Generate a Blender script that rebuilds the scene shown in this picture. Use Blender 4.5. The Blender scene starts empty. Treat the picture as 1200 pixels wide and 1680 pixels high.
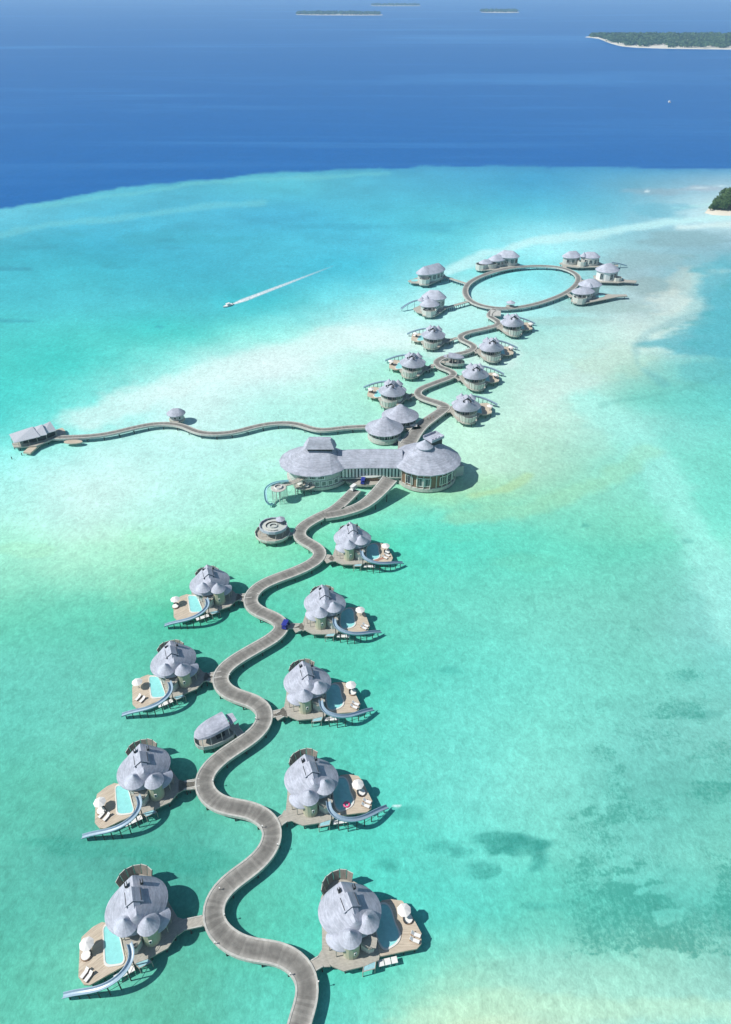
import bpy, math, random
import numpy as np
from mathutils import Vector
R = math.radians
random.seed(7)
SC = bpy.context.scene
COL = SC.collection

# ------------------------------------------------------------------ camera
F, HC = 1200.0, 160.0                       # focal length in pixels of a 1200 x 1680 frame, height above the water
PITCH = math.atan(870 / F)
cam_d = bpy.data.cameras.new('camera'); cam = bpy.data.objects.new('camera', cam_d); COL.objects.link(cam)
cam.location = (0, 0, HC); cam.rotation_euler = (math.pi / 2 - PITCH, 0, 0)
cam_d.sensor_fit = 'VERTICAL'; cam_d.sensor_height = 24; cam_d.lens = 24 * F / 1680
cam_d.clip_start = 1; cam_d.clip_end = 90000
SC.camera = cam

# ------------------------------------------------------------------ light
SUN_EL, SUN_AZ = 48.0, -103.0               # the sun stands to the left, a little behind the camera
w = bpy.data.worlds.new('World'); SC.world = w; w.use_nodes = True
nt = w.node_tree
sky = nt.nodes.new('ShaderNodeTexSky'); sky.sky_type = 'NISHITA'; sky.sun_disc = False
sky.sun_elevation = R(SUN_EL); sky.sun_rotation = R(SUN_AZ); sky.altitude = 100
sky.dust_density = 0.6; sky.air_density = 1.0; sky.ozone_density = 1.5
bg = nt.nodes['Background']; bg.inputs['Strength'].default_value = 0.085
nt.links.new(sky.outputs[0], bg.inputs['Color'])
sd = bpy.data.lights.new('sun', 'SUN'); sd.energy = 4.8; sd.angle = R(0.53); sd.color = (1, 0.96, 0.9)
so = bpy.data.objects.new('sun', sd); COL.objects.link(so)
sdir = Vector((math.sin(R(SUN_AZ)) * math.cos(R(SUN_EL)), math.cos(R(SUN_AZ)) * math.cos(R(SUN_EL)), math.sin(R(SUN_EL))))
so.rotation_euler = sdir.to_track_quat('Z', 'Y').to_euler()
so.location = (0, 0, 400)
vs = SC.view_settings
vs.view_transform = 'Standard'; vs.look = 'None'; vs.exposure = 0.0; vs.gamma = 1; vs.use_curve_mapping = False
SC.cycles.volume_bounces = 1; SC.cycles.max_bounces = 6

# ------------------------------------------------------------------ helpers
def at(px, py, z=0.0):
    """ground point (height z) that the photograph shows at pixel (px, py)"""
    u = (px - 600) / F; v = (py - 840) / F
    dy = math.cos(PITCH) - v * math.sin(PITCH); dz = -math.sin(PITCH) - v * math.cos(PITCH)
    t = (z - HC) / dz
    return Vector((u * t, dy * t, z))

def srgb(r, g, b):
    f = lambda c: (c / 255 / 12.92) if c / 255 <= .04045 else ((c / 255 + .055) / 1.055) ** 2.4
    return (f(r), f(g), f(b))

def tag(o, label=None, cat=None, group=None, kind=None):
    if label: o['label'] = label
    if cat: o['category'] = cat
    if group: o['group'] = group
    if kind: o['kind'] = kind
    return o

def empty(name, loc, rz=0, **k):
    o = bpy.data.objects.new(name, None); COL.objects.link(o)
    o.location = loc; o.rotation_euler = (0, 0, rz); o.empty_display_size = 1
    return tag(o, **k)

def copy_tree(o, parent=None, skip=()):
    c = o.copy(); COL.objects.link(c)
    if parent: c.parent = parent
    for ch in o.children:
        if ch.name.split('.')[0] in skip: continue
        copy_tree(ch, c)
    return c

class MB:
    def __init__(s): s.v = []; s.f = []; s.uv = None
    def add(s, vs, fs):
        n = len(s.v); s.v += [tuple(p) for p in vs]; s.f += [tuple(i + n for i in f) for f in fs]; return s
    def box(s, c, d, rz=0.0):
        x, y, z = d[0] / 2, d[1] / 2, d[2] / 2; ca, sa = math.cos(rz), math.sin(rz)
        vs = []
        for k in (-z, z):
            for a, b in ((-x, -y), (x, -y), (x, y), (-x, y)):
                vs.append((c[0] + a * ca - b * sa, c[1] + a * sa + b * ca, c[2] + k))
        return s.add(vs, [(3, 2, 1, 0), (4, 5, 6, 7), (0, 1, 5, 4), (1, 2, 6, 5), (2, 3, 7, 6), (3, 0, 4, 7)])
    def prism(s, poly, z0, z1, bottom=True):
        if sum(poly[i - 1][0] * poly[i][1] - poly[i][0] * poly[i - 1][1] for i in range(len(poly))) < 0: poly = poly[::-1]
        n = len(poly)
        vs = [(x, y, z0) for x, y in poly] + [(x, y, z1) for x, y in poly]
        fs = [tuple(range(n, 2 * n)), tuple(range(n - 1, -1, -1))] if bottom else [tuple(range(n, 2 * n))]
        fs += [(i, (i + 1) % n, n + (i + 1) % n, n + i) for i in range(n)]
        return s.add(vs, fs)
    def rings(s, rs, cap0=False, cap1=False, closed=True):
        n = len(rs[0]); vs = [p for r in rs for p in r]; fs = []
        for k in range(len(rs) - 1):
            for i in range(n if closed else n - 1):
                j = (i + 1) % n
                fs.append((k * n + i, k * n + j, (k + 1) * n + j, (k + 1) * n + i))
        if cap0: fs.append(tuple(range(n - 1, -1, -1)))
        if cap1: fs.append(tuple((len(rs) - 1) * n + i for i in range(n)))
        return s.add(vs, fs)
    def tube(s, a, b, r, n=6, r2=None):
        a, b = Vector(a), Vector(b); d = (b - a).normalized()
        u = d.orthogonal().normalized(); v = d.cross(u); r2 = r if r2 is None else r2
        ra = [a + (u * math.cos(t) + v * math.sin(t)) * r for t in [i * 2 * math.pi / n for i in range(n)]]
        rb = [b + (u * math.cos(t) + v * math.sin(t)) * r2 for t in [i * 2 * math.pi / n for i in range(n)]]
        return s.rings([ra, rb], True, True)
    def build(s, name, mat, parent=None, smooth=False):
        me = bpy.data.meshes.new(name); me.from_pydata(s.v, [], s.f); me.update()
        if s.uv:
            l = me.uv_layers.new(name='UVMap')
            for lp in me.loops: l.data[lp.index].uv = s.uv[lp.vertex_index]
        me.materials.append(mat)
        if smooth: me.shade_smooth()
        o = bpy.data.objects.new(name, me); COL.objects.link(o)
        if parent: o.parent = parent
        return o

def inst(src, loc, rz=0, parent=None, name=None):
    o = src.copy(); COL.objects.link(o); o.location = loc; o.rotation_euler = (0, 0, rz)
    if parent: o.parent = parent
    return o

def catmull(pts, step, closed=False):
    P = [Vector(p) for p in pts]; n = len(P); out = []
    rng = range(n if closed else n - 1)
    for i in rng:
        if closed: a, b, c, d = P[i - 1], P[i], P[(i + 1) % n], P[(i + 2) % n]
        else: a, b, c, d = P[max(i - 1, 0)], P[i], P[i + 1], P[min(i + 2, n - 1)]
        m = max(1, int((c - b).length / step))
        for k in range(m):
            t = k / m
            out.append(0.5 * ((2 * b) + (c - a) * t + (2 * a - 5 * b + 4 * c - d) * t * t + (3 * b - a - 3 * c + d) * t ** 3))
    if not closed: out.append(P[-1])
    return out

def smooth_path(P, it, closed=False):
    P = [p.copy() for p in P]; n = len(P)
    for _ in range(it):
        Q = [p.copy() for p in P]
        for i in range(n):
            if not closed and i in (0, n - 1): continue
            P[i] = (Q[i - 1] + Q[i] * 2 + Q[(i + 1) % n]) / 4
    return P

def ell(cx, cy, rx, ry, z, n, a0=0.0, a1=2 * math.pi, rot=0.0, full=True):
    out = []
    for i in range(n):
        t = a0 + (a1 - a0) * i / (n if full else n - 1)
        x, y = rx * math.cos(t), ry * math.sin(t)
        out.append((cx + x * math.cos(rot) - y * math.sin(rot), cy + x * math.sin(rot) + y * math.cos(rot), z))
    return out

# ------------------------------------------------------------------ materials
def mat(name, col, rough=.8, vary=.15, scale=1.5, stretch=(1, 1, 1), bump=0.0, spec=.3, tint=None, stripes=None, uvstripes=None, wear=None, courses=False):
    m = bpy.data.materials.new(name); m.use_nodes = True; t = m.node_tree; N = t.nodes; L = t.links
    b = N['Principled BSDF']; b.inputs['Roughness'].default_value = rough; b.inputs['Specular IOR Level'].default_value = spec
    tc = N.new('ShaderNodeTexCoord'); mp = N.new('ShaderNodeMapping'); mp.inputs['Scale'].default_value = stretch
    L.new(tc.outputs['Object'], mp.inputs[0])
    no = N.new('ShaderNodeTexNoise'); no.inputs['Scale'].default_value = scale; no.inputs['Detail'].default_value = 6; no.inputs['Roughness'].default_value = .65
    L.new(mp.outputs[0], no.inputs['Vector'])
    r = N.new('ShaderNodeValToRGB'); c2 = tint or col
    r.color_ramp.elements[0].position = .3; r.color_ramp.elements[1].position = .7
    r.color_ramp.elements[0].color = (*[c * (1 - vary) for c in col], 1); r.color_ramp.elements[1].color = (*[min(1, c * (1 + vary)) for c in c2], 1)
    L.new(no.outputs[0], r.inputs[0]); out = r.outputs[0]
    hgt = no.outputs[0]
    if stripes:
        axis, per, dark = stripes
        wv = N.new('ShaderNodeTexWave'); wv.wave_type = 'BANDS'; wv.bands_direction = axis; wv.inputs['Scale'].default_value = 2 * math.pi / per / 20 * 1.0
        wv.inputs['Distortion'].default_value = .3; L.new(tc.outputs['Object'], wv.inputs[0])
        mx = N.new('ShaderNodeMixRGB'); mx.blend_type = 'MULTIPLY'; mx.inputs[0].default_value = dark
        L.new(out, mx.inputs[1]); L.new(wv.outputs[0], mx.inputs[2]); out = mx.outputs[0]
    if uvstripes:
        uv = N.new('ShaderNodeUVMap'); sep = N.new('ShaderNodeSeparateXYZ'); L.new(uv.outputs[0], sep.inputs[0])
        for per, dark in uvstripes:
            # planks: a different tone per board, from a noise sampled at the board's number
            q = N.new('ShaderNodeMath'); q.operation = 'DIVIDE'; q.inputs[1].default_value = per; L.new(sep.outputs[0], q.inputs[0])
            fl = N.new('ShaderNodeMath'); fl.operation = 'FLOOR'; L.new(q.outputs[0], fl.inputs[0])
            wn = N.new('ShaderNodeTexWhiteNoise'); wn.noise_dimensions = '1D'; L.new(fl.outputs[0], wn.inputs['W'])
            mr = N.new('ShaderNodeMapRange'); mr.inputs[3].default_value = 1 - dark; mr.inputs[4].default_value = 1 + dark * .5; L.new(wn.outputs['Value'], mr.inputs[0])
            mx = N.new('ShaderNodeVectorMath'); mx.operation = 'SCALE'; L.new(out, mx.inputs[0]); L.new(mr.outputs[0], mx.inputs['Scale']); out = mx.outputs[0]
    if courses:
        # shingle courses follow the height of the roof; blotchy weathering over them
        sz = N.new('ShaderNodeSeparateXYZ'); L.new(tc.outputs['Object'], sz.inputs[0])
        wb = N.new('ShaderNodeTexNoise'); wb.inputs['Scale'].default_value = .8; L.new(tc.outputs['Object'], wb.inputs['Vector'])
        za = N.new('ShaderNodeMath'); za.operation = 'MULTIPLY_ADD'; za.inputs[1].default_value = .25; L.new(wb.outputs[0], za.inputs[0]); L.new(sz.outputs[2], za.inputs[2])
        zd = N.new('ShaderNodeMath'); zd.operation = 'DIVIDE'; zd.inputs[1].default_value = .17; L.new(za.outputs[0], zd.inputs[0])
        zf = N.new('ShaderNodeMath'); zf.operation = 'FLOOR'; L.new(zd.outputs[0], zf.inputs[0])
        wn = N.new('ShaderNodeTexWhiteNoise'); wn.noise_dimensions = '1D'; L.new(zf.outputs[0], wn.inputs['W'])
        st = N.new('ShaderNodeTexNoise'); st.inputs['Scale'].default_value = .35; st.inputs['Detail'].default_value = 5; L.new(tc.outputs['Object'], st.inputs['Vector'])
        m1_ = N.new('ShaderNodeMapRange'); m1_.inputs[3].default_value = .92; m1_.inputs[4].default_value = 1.06; L.new(wn.outputs['Value'], m1_.inputs[0])
        m2_ = N.new('ShaderNodeMapRange'); m2_.inputs[1].default_value = .35; m2_.inputs[2].default_value = .65; m2_.inputs[3].default_value = .84; m2_.inputs[4].default_value = 1.10; L.new(st.outputs[0], m2_.inputs[0])
        mm_ = N.new('ShaderNodeMath'); mm_.operation = 'MULTIPLY'; L.new(m1_.outputs[0], mm_.inputs[0]); L.new(m2_.outputs[0], mm_.inputs[1])
        mx = N.new('ShaderNodeVectorMath'); mx.operation = 'SCALE'; L.new(out, mx.inputs[0]); L.new(mm_.outputs[0], mx.inputs['Scale']); out = mx.outputs[0]
    if wear:
        # the trodden middle of the walk is darker than its sides
        uv2 = N.new('ShaderNodeUVMap'); s2 = N.new('ShaderNodeSeparateXYZ'); L.new(uv2.outputs[0], s2.inputs[0])
        pp = N.new('ShaderNodeMath'); pp.operation = 'PINGPONG'; pp.inputs[1].default_value = 2.0; L.new(s2.outputs[1], pp.inputs[0])
        ad = N.new('ShaderNodeMath'); ad.operation = 'ADD'; L.new(pp.outputs[0], ad.inputs[0]); mm = N.new('ShaderNodeMath'); mm.operation = 'MULTIPLY'; mm.inputs[1].default_value = .9; L.new(hgt, mm.inputs[0]); L.new(mm.outputs[0], ad.inputs[1])
        mr = N.new('ShaderNodeMapRange'); mr.interpolation_type = 'SMOOTHSTEP'; mr.inputs[1].default_value = .35; mr.inputs[2].default_value = 1.7; mr.inputs[3].default_value = 1.12; mr.inputs[4].default_value = wear; L.new(ad.outputs[0], mr.inputs[0])
        mx = N.new('ShaderNodeVectorMath'); mx.operation = 'SCALE'; L.new(out, mx.inputs[0]); L.new(mr.outputs[0], mx.inputs['Scale']); out = mx.outputs[0]
    L.new(out, b.inputs['Base Color'])
    if bump:
        bp = N.new('ShaderNodeBump'); bp.inputs['Strength'].default_value = bump; bp.inputs['Distance'].default_value = .1
        L.new(hgt, bp.inputs['Height']); L.new(bp.outputs[0], b.inputs['Normal'])
    return m

M = dict(
    roof=mat('weathered_shingle', (.375, .405, .48), .8, .17, .9, (1, 1, 5), .5, tint=(.435, .46, .53), courses=True),
    roof2=mat('pale_shingle', (.46, .49, .57), .8, .14, 1.2, (1, 1, 5), .5, courses=True),
    wall=mat('silvered_timber_wall', (.49, .53, .50), .8, .18, 1.5, (3, 3, .4), .2),
    tower=mat('lime_washed_timber', (.45, .45, .33), .8, .12, 1.2, (3, 3, .4), .1),
    pale=mat('bleached_shingle', (.62, .63, .68), .8, .12, 1.5, (1, 1, 4), .2),
    inner_shade=mat('screen_painted_shade', (.27, .25, .22), .8, .2, 1.2, (3, 3, .5), .2),  # screen timber darkened so the inner faces look shaded
    screen=mat('screen_timber', (.57, .58, .53), .8, .15, 1.0, (3, 3, .5), .2),
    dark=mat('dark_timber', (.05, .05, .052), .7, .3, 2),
    pile=mat('wet_pile_timber', (.07, .075, .07), .8, .3, 2),
    deck=mat('sun_deck_timber', (.50, .41, .31), .8, .22, .9, (.35, 4, 1), .15, tint=(.55, .48, .38)),
    plat=mat('grey_platform_timber', (.41, .39, .34), .8, .2, 1.2, (1, 3, 1), .1),
    walk=mat('boardwalk_timber', (.335, .325, .295), .85, .24, .8, (1, 1, 1), .1, uvstripes=[(.6, .20), (3.1, .08)], wear=.64),
    kerb=mat('boardwalk_edge_timber', (.50, .50, .46), .8, .22, 1.1, (1, 1, 1), .1),
    white=mat('white_paint', (.78, .78, .76), .5, .05, 2),
    rim=mat('pool_coping', (.74, .73, .68), .6, .06, 2),
    slide=mat('slide_fibreglass', (.30, .42, .52), .35, .08, 1, spec=.5),
    glass=mat('window_glass', (.035, .05, .06), .12, .3, .8, spec=.8),
    pool=mat('pool_water', (.30, .72, .70), .08, .10, .8, spec=.6),
    net=mat('hammock_net', (.30, .55, .60), .7, .15, 2),
    canvas=mat('white_canvas', (.80, .79, .76), .8, .04, 2),
    teak=mat('teak', (.30, .19, .12), .7, .2, 3),
    pink=mat('pink_vinyl', (.75, .10, .25), .35, .05, 2, spec=.5),
    blue=mat('blue_paint', (.03, .04, .30), .4, .1, 2, spec=.5),
    navy=mat('dark_navy_hull', (.03, .05, .09), .4, .2, 2),
    tyre=mat('black_rubber', (.02, .02, .02), .8, .1, 2),
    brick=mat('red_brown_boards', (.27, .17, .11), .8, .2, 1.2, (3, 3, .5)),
    sand=mat('coral_sand', (.70, .66, .55), .9, .08, .05),
    plant=mat('potted_plant_leaves', (.10, .14, .035), .7, .4, 3),
    skin=mat('skin', (.35, .2, .13), .6, .05, 2),
)

def foliage_mat(name, dark, light, scale=.08):
    m = bpy.data.materials.new(name); m.use_nodes = True; t = m.node_tree; N = t.nodes; L = t.links
    b = N['Principled BSDF']; b.inputs['Roughness'].default_value = .8; b.inputs['Specular IOR Level'].default_value = .2
    g = N.new('ShaderNodeNewGeometry'); no = N.new('ShaderNodeTexNoise'); no.inputs['Scale'].default_value = scale; no.inputs['Detail'].default_value = 5
    L.new(g.outputs['Position'], no.inputs['Vector'])
    r = N.new('ShaderNodeValToRGB'); r.color_ramp.elements[0].position = .35; r.color_ramp.elements[1].position = .65
    r.color_ramp.elements[0].color = (*dark, 1); r.color_ramp.elements[1].color = (*light, 1)
    L.new(no.outputs[0], r.inputs[0]); L.new(r.outputs[0], b.inputs['Base Color'])
    return m
M['leaf'] = foliage_mat('tropical_foliage', (.025, .06, .02), (.10, .17, .06), .12)

# ------------------------------------------------------------------ the sea: one sheet, the colour of each place from its bottom and depth, far veil of air included
GX = [0, 150, 300, 450, 600, 750, 900, 1050, 1200]
GRID = {
 270: [(80,170,195)]*4 + [(75,175,200),(70,165,200),(66,160,198),(75,162,200),(90,170,205)],
 300: [(95,185,200),(90,185,200),(80,178,198),(85,190,205),(78,178,200),(70,168,198),(66,162,198),(105,172,195),(150,190,205)],
 350: [(100,195,205),(85,188,202),(78,182,198),(72,178,198),(78,188,202),(85,192,206),(100,198,210),(130,195,205),(205,236,232)],
 400: [(72,182,192),(66,177,192),(72,182,197),(76,187,200),(82,192,206),(105,208,216),(165,238,236),(150,200,202),(150,190,195)],
 450: [(72,186,192),(70,186,192),(70,182,192),(76,187,197),(86,197,205),(140,224,224),(140,226,224),(158,192,192),(125,192,196)],
 500: [(78,192,192),(82,196,196),(80,192,192),(88,202,198),(150,230,222),(185,240,234),(165,230,224),(178,206,200),(100,188,194)],
 550: [(80,200,196),(82,202,196),(92,207,198),(160,234,222),(208,241,234),(180,235,225),(172,226,215),(200,226,216),(92,186,192)],
 600: [(76,202,192),(88,206,196),(165,234,224),(215,241,236),(182,236,222),(165,226,206),(188,228,215),(160,210,196),(108,200,196)],
 650: [(76,206,196),(130,224,214),(205,241,234),(195,240,230),(170,231,210),(175,230,210),(195,231,216),(128,206,190),(106,205,196)],
 700: [(95,216,206),(155,234,224),(200,241,233),(178,236,222),(168,230,210),(188,235,216),(192,231,212),(150,220,206),(115,210,196)],
 750: [(148,234,224),(188,240,231),(190,240,230),(184,240,226),(165,230,206),(190,235,211),(170,218,194),(140,220,202),(120,215,196)],
 800: [(170,238,226),(202,241,231),(186,240,226),(165,230,206),(150,226,198),(165,221,182),(150,215,186),(135,215,195),(120,215,196)],
 850: [(175,238,222),(197,240,226),(178,238,219),(155,228,200),(125,220,190),(118,216,190),(122,212,186),(130,215,190),(125,220,200)],
 900: [(166,235,208),(178,235,207),(155,226,192),(135,221,186),(95,210,176),(95,215,190),(108,211,186),(115,210,186),(142,226,206)],
 1000: [(108,215,180),(108,215,180),(86,206,166),(90,210,175),(95,215,182),(105,220,192),(115,218,191),(118,212,188),(136,222,206)],
 1100: [(92,210,180),(90,206,176),(80,200,166),(84,206,171),(86,213,182),(102,221,196),(115,222,198),(116,215,191),(120,215,196)],
 1200: [(80,205,176),(90,210,180),(76,200,166),(85,208,176),(90,216,188),(110,225,202),(120,225,201),(116,211,191),(120,210,190)],
 1300: [(76,200,168),(80,201,167),(72,196,162),(85,210,177),(90,218,192),(115,228,206),(124,225,202),(105,203,182),(103,200,178)],
 1400: [(75,196,166),(66,182,156),(64,184,156),(80,210,180),(85,215,190),(105,225,202),(114,222,197),(112,212,190),(116,212,188)],
 1500: [(70,192,162),(76,196,166),(66,190,160),(76,210,177),(86,216,192),(96,218,194),(100,212,186),(98,205,182),(98,200,178)],
 1600: [(75,200,166),(90,210,176),(76,196,162),(76,210,180),(96,220,192),(140,225,194),(155,230,202),(150,226,198),(140,216,192)],
 1690: [(85,210,176),(82,206,172),(76,196,161),(85,215,186),(112,222,196),(186,232,192),(182,232,197),(166,232,206),(152,226,202)],
}
for _y, _row in GRID.items():
    for _i, _c in enumerate(_row):
        r_, g_, b_ = _c
        if _y >= 1100 and _i <= 3: r_ += 10 if _y < 1200 else 15; b_ += 3
        if _y >= 950: g_ -= 9; b_ -= 2; r_ += 5
        if 330 < _y < 520 and _i <= 4: b_ += 5; g_ -= 2; r_ -= 2
        if 330 < _y < 520 and _i >= 6: b_ += 4
        if 560 < _y < 720 and 2 <= _i <= 4 and r_ > 190: r_ += 1
        _row[_i] = (r_, min(g_, 250), min(b_, 250))
GY = sorted(GRID); GC = np.array([[srgb(*c) for c in GRID[y]] for y in GY])
_rng = np.random.default_rng(3); _tab = _rng.random((256, 256))
def vnoise(x, y, sh=0):
    xi = np.floor(x).astype(int); yi = np.floor(y).astype(int); fx = x - xi; fy = y - yi
    fx = fx * fx * (3 - 2 * fx); fy = fy * fy * (3 - 2 * fy); g = lambda a, b: _tab[(a + sh * 37) % 256, (b + sh * 91) % 256]
    return (g(xi, yi) * (1 - fx) + g(xi + 1, yi) * fx) * (1 - fy) + (g(xi, yi + 1) * (1 - fx) + g(xi + 1, yi + 1) * fx) * fy
def fbm(x, y, o=4, sh=0):
    s = 0; a = .5; t = 0
    for k in range(o): s = s + a * vnoise(x * 2 ** k, y * 2 ** k, sh + k); t += a; a *= .55
    return s / t - .5
def seg_dist(X, Y, pts, ys=1.0):
    d = np.full(X.shape, 1e9); wv = np.zeros(X.shape); cum = 0.0
    L = [math.hypot(b[0] - a[0], (b[1] - a[1]) * ys) for a, b in zip(pts, pts[1:])]; T = sum(L)
    for (a, b), l in zip(zip(pts, pts[1:]), L):
        dx, dy = b[0] - a[0], (b[1] - a[1]) * ys
        t = np.clip(((X - a[0]) * dx + (Y - a[1]) * ys * dy) / (l * l), 0, 1)
        dd = np.hypot(X - a[0] - t * dx, (Y - a[1]) * ys - t * dy)
        m = dd < d; d = np.where(m, dd, d); wv = np.where(m, (cum + t * l) / T, wv); cum += l
    return d, wv
def smooth(a, b, x): t = np.clip((x - a) / (b - a), 0, 1); return t * t * (3 - 2 * t)
DEEP = np.array((.001, .124, .42))
def sea_colour(X, Y):
    """colour and coral cover of the bottom at each place (places named by where the photograph shows them)"""
    n1 = fbm(X / 110, Y / 55, 4, 1); n2 = fbm(X / 110, Y / 55, 4, 11); n3 = fbm(X / 30, Y / 14, 3, 21); n4 = fbm(X / 60, Y / 12, 4, 31)
    xs = np.clip(X + 70 * n1 + 10 * n3, 0, 1199.9); sc = np.clip((Y - 250) / 500, .25, 1)
    ys = np.clip(Y + 50 * n2 * sc, GY[0], GY[-1] - .01)
    gx = xs / 150; i = np.minimum(gx.astype(int), 7); fx = gx - i
    j = np.clip(np.searchsorted(GY, ys, side='right') - 1, 0, len(GY) - 2); gy = np.array(GY)
    fy = (ys - gy[j]) / (gy[j + 1] - gy[j])
    def cr(a, b, c, d, t): t = t[..., None]; return .5 * (2 * b + (c - a) * t + (2 * a - 5 * b + 4 * c - d) * t * t + (3 * b - a - 3 * c + d) * t ** 3)
    def row(jj):
        jj = np.clip(jj, 0, len(GY) - 1); k = lambda q: GC[jj, np.clip(i + q, 0, 8)]
        return cr(k(-1), k(0), k(1), k(2), fx)
    C = cr(row(j - 1), row(j), row(j + 1), row(j + 2), fy); C = np.clip(C, .01, .95)
    C = C * (1 + .14 * n3 + (.10 + .16 * smooth(560, 380, Y) * smooth(760, 560, X)) * n4)[..., None]
    def blend(C, m, col): m = np.clip(m, 0, 1)[..., None]; return C * (1 - m) + np.array(srgb(*col)) * m
    # sand banks and channels
    for pts, wd, col, st in [
        ([(1260,352),(1130,362),(1000,380),(880,398),(800,418),(730,450)], 11, (200,244,240), .75),
        ([(1260,366),(1170,372),(1120,376)], 9, (216,240,234), .8),
        ([(1110,338),(1150,336),(1190,333)], 3, (190,236,232), .8),
        ([(955,655),(1030,710),(1090,780),(1140,870),(1180,960),(1210,1040)], 26, (165,238,224), .55),
        ([(820,585),(700,560),(560,548),(430,596),(260,640),(140,690)], 30, (222,245,238), .6),
        ([(900,650),(980,600),(1050,560),(1120,520),(1165,450)], 24, (204,230,218), .5),
        ([(0,380),(120,366),(260,352),(420,330)], 9, (118,205,210), .45),
        ([(60,338),(200,318),(330,302),(480,290),(640,284)], 5, (110,200,205), .5),
        ([(640,640),(760,720),(800,760)], 22, (196,238,214), .4),
        ([(690,1670),(800,1640),(930,1650),(1210,1660)], 30, (190,232,200), .5),
        ([(760,850),(860,835),(1000,790),(1060,740)], 18, (160,212,170), .35),
        ([(780,812),(830,800),(870,776)], 9, (178,214,160), .6),
        ([(430,745),(540,755),(640,770)], 20, (178,232,205), .4)]:
        d, t = seg_dist(X + 30 * n1, Y + 16 * n2, pts, 2.2)
        C = blend(C, st * (1 - smooth(.35, 1.25, d / wd / 1.6 + .9 * n3)), col)
    # reef flats, brownish grey
    for cx, cy, rx, ry, col, st in [(1090,316,60,9,(150,175,185),.6),(1165,310,80,7,(175,190,200),.7),(1120,395,70,20,(140,178,182),.75),(1060,430,90,24,(150,185,186),.6),
        (1070,470,60,16,(150,176,172),.6),(1000,505,80,12,(160,190,182),.5),(930,528,70,9,(165,196,186),.4),(1120,462,30,30,(190,205,195),.5),
        (1110,495,50,22,(218,230,218),.6),(1180,480,60,60,(92,180,192),.8),(1140,560,70,30,(88,178,188),.8),(1190,540,60,50,(90,182,190),.7),
        (1160,610,70,20,(95,185,188),.45),(1080,345,70,14,(95,180,198),.5),(1010,595,70,22,(185,215,190),.35),(700,372,90,10,(70,172,192),.5),(260,390,120,12,(66,172,188),.5),
        (560,372,60,6,(62,165,188),.5),(850,925,70,20,(112,205,178),.5),(760,880,80,16,(104,208,180),.4),(30,900,70,14,(170,228,190),.4),(150,1390,130,20,(58,170,148),.25),(300,1410,90,26,(56,170,148),.25)]:
        q = np.hypot((X - cx) / rx, (Y - cy) / ry) + 1.6 * n4 + .8 * n1
        C = blend(C, st * (1 - smooth(.6, 1.15, q)), col)
    # sharp reef lip on the right
    d, t = seg_dist(X + 8 * n3, Y + 5 * n4, [(1165,470),(1158,512),(1100,530),(1060,548),(1042,572),(1050,600),(1090,632)], 1.5)
    C = blend(C, .30 * (1 - smooth(1, 12, d + 14 * n3)), (84,160,170))
    d, t = seg_dist(X + 8 * n3, Y + 5 * n4, [(990,664),(1050,652),(1120,640),(1170,622),(1210,600)], 1.8)
    C = blend(C, .26 * (1 - smooth(1, 10, d + 22 * n3)), (84,160,150))
    # single dark coral heads
    HEADS = np.zeros(X.shape)
    for cx, cy, rx, ry, st in [(742,1101,21,9,.6),(627,1118,16,9,.4),(672,1333,30,12,.55),(637,1421,18,13,.6),(730,1392,32,12,.5),(765,1398,24,9,.5),(822,1380,44,20,.75),(862,1392,40,18,.8),(884,1408,22,20,.85),
        (795,1428,28,14,.6),(850,1382,60,12,.5),(540,1415,22,9,.3),(524,1440,14,8,.3),(890,1488,38,9,.5),(22,441,36,5,.6),(25,527,32,4,.55),(262,536,11,4,.5),(272,394,18,2.5,.5),(60,405,30,3,.35),(280,407,22,3,.4),
        (190,438,30,3,.3),(470,437,20,2.5,.3),(960,862,8,3,.4),(1128,888,9,4,.35),(700,560,16,3,.3),(75,1445,22,10,.25),(310,1425,30,12,.3),(1148,1170,40,10,.45),(1130,1110,24,8,.3)]:
        q = np.hypot((X - cx) / rx, (Y - cy) / ry) + 1.1 * n3 + .5 * n1
        hd_ = 1 - smooth(.55, 1.2, q)
        C = blend(C, st * (.6 if cy > 1000 else 1) * hd_, (50,150,140) if cy > 700 else (58,150,168)); HEADS = np.maximum(HEADS, hd_ * st * 1.0 * (cy > 1000))
    # foam: slide splashes and surf on the outer reef
    for cx, cy, rx, ry in [(651,1322,9,3),(615,1036,8,2),(1145,307,26,1.2),(1062,313,5,2),(1190,306,30,1.2)]:
        q = np.hypot((X - cx) / rx, (Y - cy) / ry) + .9 * n3
        C = blend(C, .8 * (1 - smooth(.5, 1.1, q)), (225,245,245))
    # coral cover (granular, resolved in the material)
    W = HEADS * 1.0
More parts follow.
